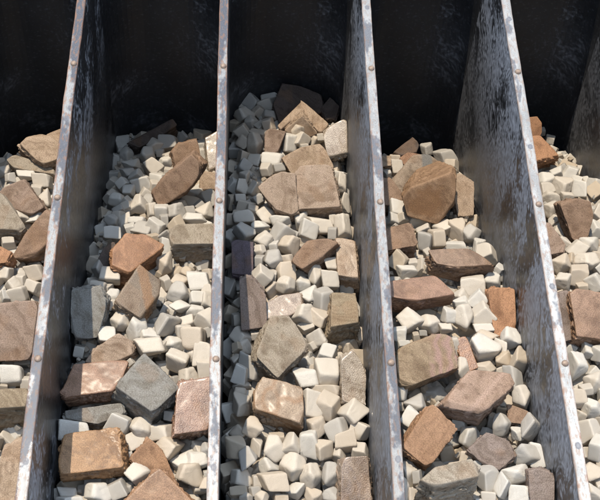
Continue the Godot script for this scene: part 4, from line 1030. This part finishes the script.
	pale("large pale grey wedge-shaped stone below and right of the small brown chip", 17, 4, Vector3(.639, -.284, .555), Vector3(-55, -28, 24), Vector3(.061, .085, .068))
	pale("small pale grey wedge-shaped stone left of the orange slanted slab", 21, 4, Vector3(.297, -.319, .56), Vector3(-22, -16, 8), Vector3(.033, .042, .035))
	pale("white pointed stone below the small brown chip", 10, 0, Vector3(.611, -.318, .561), Vector3(-20, 6, -10), Vector3(.051, .045, .045))
	pale("white pointed stone, second out right of the orange slanted slab", 12, 0, Vector3(.465, -.317, .572), Vector3(-30, -33, 14), Vector3(.054, .072, .059))
	pale("large pale grey pointed stone right of the brown nodule", 9, 4, Vector3(.61, -.269, .632), Vector3(-64, -116, 119), Vector3(.084, .06, .067))
	pale("white square-faced stone above the rose-brown front block", 2, 0, Vector3(.645, -.293, .632), Vector3(-59, -35, 36), Vector3(.048, .072, .056))
	pale("warm cream square-faced stone left of the brown nodule", 4, 2, Vector3(.476, -.332, .627), Vector3(-52, -19, 16), Vector3(.077, .051, .06))
	pale("cream square-faced stone below and left of the orange slanted slab", 0, 1, Vector3(.293, -.289, .693), Vector3(-17, 26, -9), Vector3(.047, .076, .057))
	pale("large white pointed stone below and right of the brown nodule", 15, 0, Vector3(.572, -.264, .703), Vector3(-71, -43, 43), Vector3(.082, .062, .067))
	pale("large pale grey square-faced stone closest below the brown nodule", 7, 4, Vector3(.501, -.271, .714), Vector3(-38, 37, -25), Vector3(.058, .07, .06))
	pale("white wedge-shaped stone, second out below the brown nodule", 22, 0, Vector3(.531, -.252, .747), Vector3(-50, -17, 12), Vector3(.052, .076, .06))
	pale("cream pointed stone left of the grey-tan front block, in the shade of the divider", 9, 1, Vector3(.273, -.262, .752), Vector3(-67, 11, -10), Vector3(.04, .075, .054))
	pale("white square-faced stone left of the rose-brown front block", 4, 0, Vector3(.578, -.261, .759), Vector3(-59, -19, 22), Vector3(.064, .049, .053))
	pale("warm cream square-faced stone below and left of the grey-tan front block", 6, 2, Vector3(.299, -.285, .755), Vector3(-59, 75, -69), Vector3(.046, .043, .042))
	pale("small cream rounded stone below and right of the grey-tan front block", 29, 1, Vector3(.495, -.269, .77), Vector3(-57, -36, 25), Vector3(.046, .035, .038))
	# pale stones of the far right bin
	pale("white wedge-shaped stone closest below and right of the orange wedge", 19, 0, Vector3(.972, -.71, -.707), Vector3(-49, -24, 73), Vector3(.064, .056, .056))
	pale("small white square-faced stone, second out below and right of the orange wedge", 0, 0, Vector3(1.02, -.71, -.708), Vector3(-40, -14, 77), Vector3(.056, .056, .052))
	pale("white pointed stone below the orange wedge", 9, 0, Vector3(.921, -.692, -.654), Vector3(-47, -25, 20), Vector3(.082, .067, .07))
	pale("white wedge-shaped stone, second out above the brown grooved block", 22, 0, Vector3(1.031, -.698, -.652), Vector3(-56, 21, -18), Vector3(.051, .063, .053))
	pale("cream wedge-shaped stone, third out above and left of the brown grooved block", 16, 1, Vector3(.971, -.664, -.61), Vector3(-38, -4, 8), Vector3(.082, .062, .067))
	pale("white wedge-shaped stone closest above the brown grooved block", 16, 0, Vector3(1.035, -.659, -.598), Vector3(-55, 35, -25), Vector3(.058, .074, .062))
	pale("small cream square-faced stone, fourth out above and left of the brown grooved block", 4, 1, Vector3(.912, -.676, -.605), Vector3(-62, 41, -22), Vector3(.054, .047, .047))
	pale("cream pointed stone, second out above and left of the brown grooved block", 13, 1, Vector3(.916, -.649, -.548), Vector3(-68, -45, 36), Vector3(.069, .05, .055))
	pale("small cream pointed stone closest above and left of the brown grooved block", 10, 1, Vector3(.973, -.65, -.549), Vector3(-62, -66, 62), Vector3(.054, .042, .045))
	pale("cream pointed stone left of the brown grooved block", 8, 1, Vector3(.9, -.59, -.444), Vector3(-64, -25, -43), Vector3(.071, .068, .065))
	pale("small cream wedge-shaped stone above the rose stone by the divider", 17, 1, Vector3(.898, -.583, -.387), Vector3(-32, -25, 26), Vector3(.059, .044, .048))
	pale("cream square-faced stone below and left of the brown grooved block", 7, 1, Vector3(.916, -.585, -.349), Vector3(-64, 31, 20), Vector3(.062, .073, .063))
	pale("white square-faced stone below and right of the brown grooved block", 3, 0, Vector3(1.019, -.562, -.336), Vector3(-24, 2, -34), Vector3(.055, .062, .055))
	pale("white pointed stone closest below the brown grooved block", 15, 0, Vector3(.972, -.508, -.242), Vector3(-70, -17, 3), Vector3(.072, .072, .067))
	pale("cream wedge-shaped stone closest below and right of the rose stone by the divider", 18, 1, Vector3(.9, -.527, -.246), Vector3(-8, 35, -2), Vector3(.047, .061, .05))
	pale("cream square-faced stone, second out below the brown grooved block", 0, 1, Vector3(.929, -.497, -.212), Vector3(-51, -15, 65), Vector3(.064, .064, .06))
	pale("small yellowish pointed stone, second out below and right of the rose stone by the divider", 12, 3, Vector3(.896, -.487, -.157), Vector3(-57, -22, 21), Vector3(.039, .057, .044))
	pale("cream pointed stone, third out above the big russet block", 11, 1, Vector3(.945, -.472, -.14), Vector3(-38, -5, 3), Vector3(.085, .06, .067))
	pale("warm cream pointed stone below the rose stone by the divider", 15, 2, Vector3(.856, -.47, -.133), Vector3(-58, -13, 20), Vector3(.07, .07, .066))
	pale("warm cream square-faced stone, second out above the big russet block", 7, 2, Vector3(.9, -.454, -.079), Vector3(-29, -2, -7), Vector3(.063, .063, .058))
	pale("cream pointed stone above and left of the big russet block", 10, 1, Vector3(.852, -.445, -.049), Vector3(-71, 23, 31), Vector3(.062, .062, .058))
	pale("white wedge-shaped stone closest above the big russet block", 23, 0, Vector3(.947, -.444, -.046), Vector3(-60, 4, -51), Vector3(.062, .062, .058))
	pale("white pointed stone closest below the big russet block", 10, 0, Vector3(.87, -.395, .241), Vector3(-57, -35, 9), Vector3(.055, .052, .05))
	pale("large white pointed stone, second out below the big russet block", 10, 0, Vector3(.822, -.362, .309), Vector3(-66, -6, 5), Vector3(.061, .087, .069))
	pale("large cream pointed stone, third out below the big russet block", 15, 1, Vector3(.863, -.366, .36), Vector3(-70, -31, 28), Vector3(.064, .076, .065))
	pale("warm cream rounded stone, fourth out below the big russet block", 24, 2, Vector3(.801, -.346, .428), Vector3(-78, -6, 6), Vector3(.05, .053, .048))
	pale("white pointed stone, fifth out below the big russet block", 11, 0, Vector3(.839, -.343, .461), Vector3(-64, 5, 39), Vector3(.056, .063, .055))
	pale("small cream wedge-shaped stone, sixth out below the big russet block", 19, 1, Vector3(.809, -.367, .468), Vector3(-70, 51, -28), Vector3(.041, .047, .041))
	pale("cream square-faced stone, seventh out below the big russet block", 3, 1, Vector3(.812, -.338, .534), Vector3(-55, 77, -62), Vector3(.059, .074, .062))
	pale("white square-faced stone, eighth out below the big russet block", 3, 0, Vector3(.828, -.333, .592), Vector3(-21, -41, 16), Vector3(.046, .079, .058))
	pale("warm cream pointed stone, ninth out below the big russet block", 8, 2, Vector3(.797, -.327, .671), Vector3(-33, -23, 56), Vector3(.063, .054, .055))
	pale("cream pointed stone, tenth out below the big russet block", 10, 1, Vector3(.79, -.322, .733), Vector3(-76, -39, 11), Vector3(.054, .048, .047))
	# stones too small or hidden to pick out, joined into the fill
	loose(19, 0, Vector3(-.969, -.677, -.619), Vector3(-31, -64, 51), Vector3(.031, .038, .032))
	loose(16, 1, Vector3(-.866, -.642, -.535), Vector3(-45, -3, -7), Vector3(.045, .045, .042))
	loose(3, 1, Vector3(-.907, -.517, -.222), Vector3(-88, -68, 74), Vector3(.049, .035, .039))
	loose(9, 1, Vector3(-.838, -.46, -.04), Vector3(-34, -34, 23), Vector3(.04, .04, .038))
	loose(16, 1, Vector3(-.85, -.413, .335), Vector3(-55, 1, -45), Vector3(.038, .044, .038))
	loose(22, 1, Vector3(-.774, -.397, .363), Vector3(-47, -5, -3), Vector3(.031, .044, .035))
	loose(11, 2, Vector3(-.838, -.395, .375), Vector3(-76, 160, -160), Vector3(.037, .025, .029))
	loose(1, 1, Vector3(-.871, -.58, -.338), Vector3(-52, 24, -50), Vector3(.032, .032, .03))
	loose(3, 2, Vector3(-.809, -.59, -.364), Vector3(-51, -2, 61), Vector3(.036, .036, .034))
	loose(31, 2, Vector3(-.933, -.46, -.039), Vector3(-59, -34, 75), Vector3(.061, .061, .057))
	loose(3, 1, Vector3(-.867, -.386, .357), Vector3(-70, 19, -34), Vector3(.056, .056, .053))
	loose(2, 1, Vector3(-.843, -.384, .567), Vector3(-61, 10, 63), Vector3(.06, .054, .053))
	loose(17, 0, Vector3(-.325, -1.002, -1.052), Vector3(-32, 2, 1), Vector3(.039, .056, .044))
	loose(7, 0, Vector3(-.324, -.975, -.984), Vector3(-44, 36, -30), Vector3(.038, .068, .049))
	loose(3, 0, Vector3(-.482, -.991, -1.01), Vector3(-31, -5, 2), Vector3(.038, .038, .036))
	loose(9, 1, Vector3(-.443, -.933, -.926), Vector3(-50, 17, -2), Vector3(.038, .063, .047))
	loose(0, 1, Vector3(-.437, -.865, -.811), Vector3(-38, -12, -1), Vector3(.037, .037, .034))
	loose(9, 0, Vector3(-.595, -.796, -.695), Vector3(-60, -47, -12), Vector3(.043, .051, .044))
	loose(17, 1, Vector3(-.502, -.751, -.616), Vector3(-44, 14, 42), Vector3(.039, .043, .038))
	loose(21, 1, Vector3(-.479, -.789, -.683), Vector3(-70, 155, -143), Vector3(.039, .043, .039))
	loose(8, 0, Vector3(-.448, -.688, -.5), Vector3(-26, 53, -33), Vector3(.042, .034, .035))
	loose(7, 4, Vector3(-.307, -.697, -.519), Vector3(-52, 12, -65), Vector3(.046, .046, .043))
	loose(31, 1, Vector3(-.558, -.689, -.504), Vector3(-61, -74, 85), Vector3(.045, .045, .042))
	loose(14, 4, Vector3(-.344, -.683, -.489), Vector3(-66, 16, -8), Vector3(.045, .038, .039))
	loose(17, 1, Vector3(-.583, -.664, -.449), Vector3(-52, -70, 58), Vector3(.045, .034, .037))
	loose(10, 0, Vector3(-.535, -.625, -.365), Vector3(-33, 4, 8), Vector3(.04, .037, .036))
	loose(11, 4, Vector3(-.425, -.647, -.414), Vector3(-49, 10, -8), Vector3(.033, .056, .042))
	loose(11, 3, Vector3(-.454, -.599, -.31), Vector3(-34, 43, -28), Vector3(.043, .029, .034))
	loose(0, 1, Vector3(-.58, -.494, -.033), Vector3(-30, -20, 94), Vector3(.034, .037, .033))
	loose(17, 1, Vector3(-.396, -.503, -.061), Vector3(-36, 29, -7), Vector3(.031, .051, .038))
	loose(15, 4, Vector3(-.259, -.439, .159), Vector3(-62, 29, -4), Vector3(.036, .043, .037))
	loose(30, 1, Vector3(-.393, -.433, .214), Vector3(-27, -23, 18), Vector3(.029, .036, .03))
	loose(17, 1, Vector3(-.483, -.426, .273), Vector3(-54, -20, 53), Vector3(.026, .026, .024))
	loose(9, 4, Vector3(-.354, -.445, .322), Vector3(-48, 69, -46), Vector3(.032, .032, .03))
	loose(26, 0, Vector3(-.34, -.406, .545), Vector3(-48, -9, 10), Vector3(.021, .028, .023))
	loose(18, 0, Vector3(-.465, -.399, .588), Vector3(-59, 15, -4), Vector3(.024, .027, .024))
	loose(13, 4, Vector3(-.458, -.391, .691), Vector3(-32, -30, 23), Vector3(.03, .036, .03))
	loose(3, 4, Vector3(-.357, -.395, .464), Vector3(-49, -41, 22), Vector3(.037, .037, .035))
	loose(3, 0, Vector3(-.248, -.395, .647), Vector3(-57, -3, 5), Vector3(.024, .03, .025))
	loose(31, 0, Vector3(-.61, -.374, .746), Vector3(-55, 52, -44), Vector3(.07, .053, .058))
	loose(3, 0, Vector3(-.261, -.632, -.346), Vector3(-64, 13, -7), Vector3(.036, .029, .031))
	loose(13, 1, Vector3(-.167, -.934, -1.218), Vector3(-66, -25, 27), Vector3(.039, .056, .045))
	loose(27, 2, Vector3(-.101, -.892, -1.142), Vector3(-46, -92, 113), Vector3(.047, .047, .044))
	loose(25, 2, Vector3(-.068, -.821, -1.013), Vector3(-36, -21, 26), Vector3(.046, .054, .047))
	loose(14, 1, Vector3(-.094, -.846, -1.023), Vector3(-17, 23, 19), Vector3(.041, .041, .039))
	loose(7, 1, Vector3(.13, -.753, -.895), Vector3(-48, -33, 25), Vector3(.041, .037, .036))
	loose(27, 1, Vector3(.062, -.746, -.841), Vector3(-50, 19, -11), Vector3(.036, .028, .03))
	loose(14, 4, Vector3(-.033, -.672, -.679), Vector3(-54, 2, 6), Vector3(.051, .039, .042))
	loose(9, 1, Vector3(-.079, -.678, -.673), Vector3(-14, -23, 19), Vector3(.043, .047, .042))
	loose(7, 1, Vector3(-.169, -.61, -.488), Vector3(-66, 0, 0), Vector3(.045, .037, .038))
	loose(14, 4, Vector3(-.108, -.608, -.483), Vector3(-58, 20, 13), Vector3(.041, .041, .038))
	loose(15, 1, Vector3(.142, -.568, -.367), Vector3(-63, -35, 33), Vector3(.029, .051, .037))
	loose(10, 4, Vector3(.135, -.548, -.298), Vector3(-49, -16, 7), Vector3(.036, .05, .04))
	loose(13, 0, Vector3(-.057, -.529, -.228), Vector3(-32, -21, 17), Vector3(.035, .043, .036))
	loose(11, 4, Vector3(-.105, -.511, -.156), Vector3(-40, -26, 14), Vector3(.035, .045, .037))
	loose(24, 2, Vector3(.043, -.562, -.278), Vector3(-41, -10, 16), Vector3(.043, .043, .04))
	loose(25, 4, Vector3(.01, -.544, -.285), Vector3(-66, -29, 86), Vector3(.036, .036, .033))
	loose(15, 1, Vector3(-.064, -.508, -.103), Vector3(-71, 161, -172), Vector3(.031, .035, .031))
	loose(14, 2, Vector3(-.099, -.505, -.047), Vector3(-43, -7, 5), Vector3(.027, .038, .03))
	loose(7, 1, Vector3(.097, -.497, .064), Vector3(-63, -17, 12), Vector3(.024, .041, .03))
	loose(20, 1, Vector3(.058, -.487, .172), Vector3(-64, 39, -8), Vector3(.033, .033, .031))
	loose(21, 2, Vector3(.129, -.482, .237), Vector3(-64, 39, -32), Vector3(.026, .053, .037))
	loose(20, 2, Vector3(.05, -.48, .26), Vector3(-71, -22, -58), Vector3(.036, .036, .034))
	loose(1, 1, Vector3(-.114, -.491, .132), Vector3(-32, -2, 3), Vector3(.04, .033, .034))
	loose(2, 1, Vector3(-.134, -.472, .365), Vector3(-28, -19, 10), Vector3(.029, .051, .037))
	loose(10, 2, Vector3(-.053, -.465, .495), Vector3(-34, 10, -8), Vector3(.047, .028, .035))
	loose(2, 4, Vector3(.017, -.462, .55), Vector3(-48, 18, -19), Vector3(.028, .04, .032))
	loose(16, 1, Vector3(-.11, -.457, .637), Vector3(-61, 0, -1), Vector3(.031, .046, .036))
	loose(14, 4, Vector3(-.116, -.455, .668), Vector3(-66, 30, -20), Vector3(.036, .036, .034))
	loose(21, 1, Vector3(.072, -.469, .421), Vector3(-37, 50, -44), Vector3(.029, .038, .031))
	loose(28, 4, Vector3(.172, -.462, .386), Vector3(-37, -63, 43), Vector3(.051, .026, .036))
	loose(9, 2, Vector3(-.044, -.454, .692), Vector3(-76, 0, -4), Vector3(.048, .036, .04))
	loose(30, 2, Vector3(-.181, -.575, -.388), Vector3(-18, -21, 7), Vector3(.029, .037, .031))
	loose(12, 1, Vector3(-.176, -.495, .076), Vector3(-49, 15, -11), Vector3(.027, .047, .035))
	loose(8, 3, Vector3(-.171, -.474, .186), Vector3(-53, 85, -80), Vector3(.026, .033, .028))
	loose(13, 2, Vector3(.615, -.83, -.837), Vector3(-55, -64, 48), Vector3(.053, .045, .046))
	loose(9, 0, Vector3(.385, -.835, -.83), Vector3(-80, 65, -78), Vector3(.037, .041, .036))
	loose(23, 2, Vector3(.413, -.858, -.889), Vector3(-45, -25, 17), Vector3(.05, .033, .039))
	loose(6, 0, Vector3(.366, -.783, -.748), Vector3(-12, 22, -2), Vector3(.028, .044, .034))
	loose(15, 1, Vector3(.391, -.632, -.433), Vector3(-60, 58, -53), Vector3(.045, .038, .039))
	loose(12, 1, Vector3(.412, -.502, -.141), Vector3(-62, 65, -70), Vector3(.028, .056, .039))
	loose(2, 1, Vector3(.384, -.507, -.152), Vector3(-28, 9, -5), Vector3(.039, .032, .033))
	loose(3, 1, Vector3(.442, -.527, -.199), Vector3(-22, 16, 5), Vector3(.025, .05, .035))
	loose(27, 2, Vector3(.43, -.494, -.12), Vector3(-32, 22, -33), Vector3(.028, .031, .028))
	loose(14, 2, Vector3(.357, -.379, .201), Vector3(-67, -144, 147), Vector3(.023, .026, .023))
	loose(12, 4, Vector3(.379, -.381, .189), Vector3(-54, -16, 12), Vector3(.029, .023, .024))
	loose(19, 0, Vector3(.314, -.36, .244), Vector3(-78, 18, -13), Vector3(.045, .026, .033))
	loose(4, 1, Vector3(.637, -.369, .393), Vector3(-65, 91, -144), Vector3(.028, .031, .028))
	loose(11, 0, Vector3(.48, -.288, .67), Vector3(-67, -40, 34), Vector3(.027, .038, .03))
	loose(27, 1, Vector3(.294, -.334, .464), Vector3(-43, 0, 4), Vector3(.022, .028, .023))
	loose(5, 4, Vector3(.311, -.272, .712), Vector3(-59, -45, 42), Vector3(.026, .047, .034))
	loose(7, 1, Vector3(.397, -.331, .463), Vector3(-72, -37, -13), Vector3(.028, .025, .024))
	loose(4, 4, Vector3(.65, -.482, -.092), Vector3(-38, 7, -14), Vector3(.042, .042, .039))
	loose(3, 0, Vector3(.653, -.46, -.1), Vector3(-21, -44, 83), Vector3(.032, .035, .031))
	loose(9, 1, Vector3(1.034, -1.001, -1.16), Vector3(-16, 9, -4), Vector3(.026, .035, .029))
	loose(25, 1, Vector3(1.042, -.943, -1.067), Vector3(-30, -19, -3), Vector3(.039, .039, .036))
	loose(28, 1, Vector3(1.021, -.863, -.947), Vector3(-50, -20, 75), Vector3(.033, .038, .033))
	loose(25, 4, Vector3(.921, -.502, -.176), Vector3(-68, -41, 61), Vector3(.032, .028, .028))
	loose(30, 0, Vector3(1.042, -.611, -.459), Vector3(-32, -4, 69), Vector3(.03, .03, .028))
	loose(4, 2, Vector3(.992, -.505, -.187), Vector3(-53, -29, 15), Vector3(.043, .043, .04))
	loose(13, 2, Vector3(.908, -.46, -.038), Vector3(-30, -1, 4), Vector3(.041, .028, .032))
	loose(8, 0, Vector3(.985, -.487, -.127), Vector3(-51, 4, 28), Vector3(.042, .042, .039))
	loose(8, 0, Vector3(.9, -.381, .256), Vector3(-32, 27, -17), Vector3(.039, .052, .042))
	loose(3, 1, Vector3(.863, -.364, .504), Vector3(-69, 22, -23), Vector3(.037, .062, .046))
	loose(11, 1, Vector3(.834, -.362, .389), Vector3(-33, 9, -3), Vector3(.041, .032, .034))
	loose(2, 1, Vector3(.799, -.358, .595), Vector3(-76, 44, -44), Vector3(.027, .043, .033))
	loose(15, 2, Vector3(.845, -.354, .639), Vector3(-55, -70, 69), Vector3(.042, .042, .039))
	loose(15, 4, Vector3(1.007, -.743, -.749), Vector3(-52, -28, -40), Vector3(.048, .044, .043))
	loose(15, 0, Vector3(1.097, -.683, -.632), Vector3(-55, 31, -137), Vector3(.051, .055, .049))
	loose(9, 0, Vector3(.887, -.372, .399), Vector3(-53, -15, 9), Vector3(.038, .044, .038))
	loose(12, 1, Vector3(.828, -.35, .702), Vector3(-34, -6, 8), Vector3(.042, .054, .045))
	loose(11, 0, Vector3(.828, -.421, .215), Vector3(-40, -18, 69), Vector3(.039, .039, .036))
	fill()
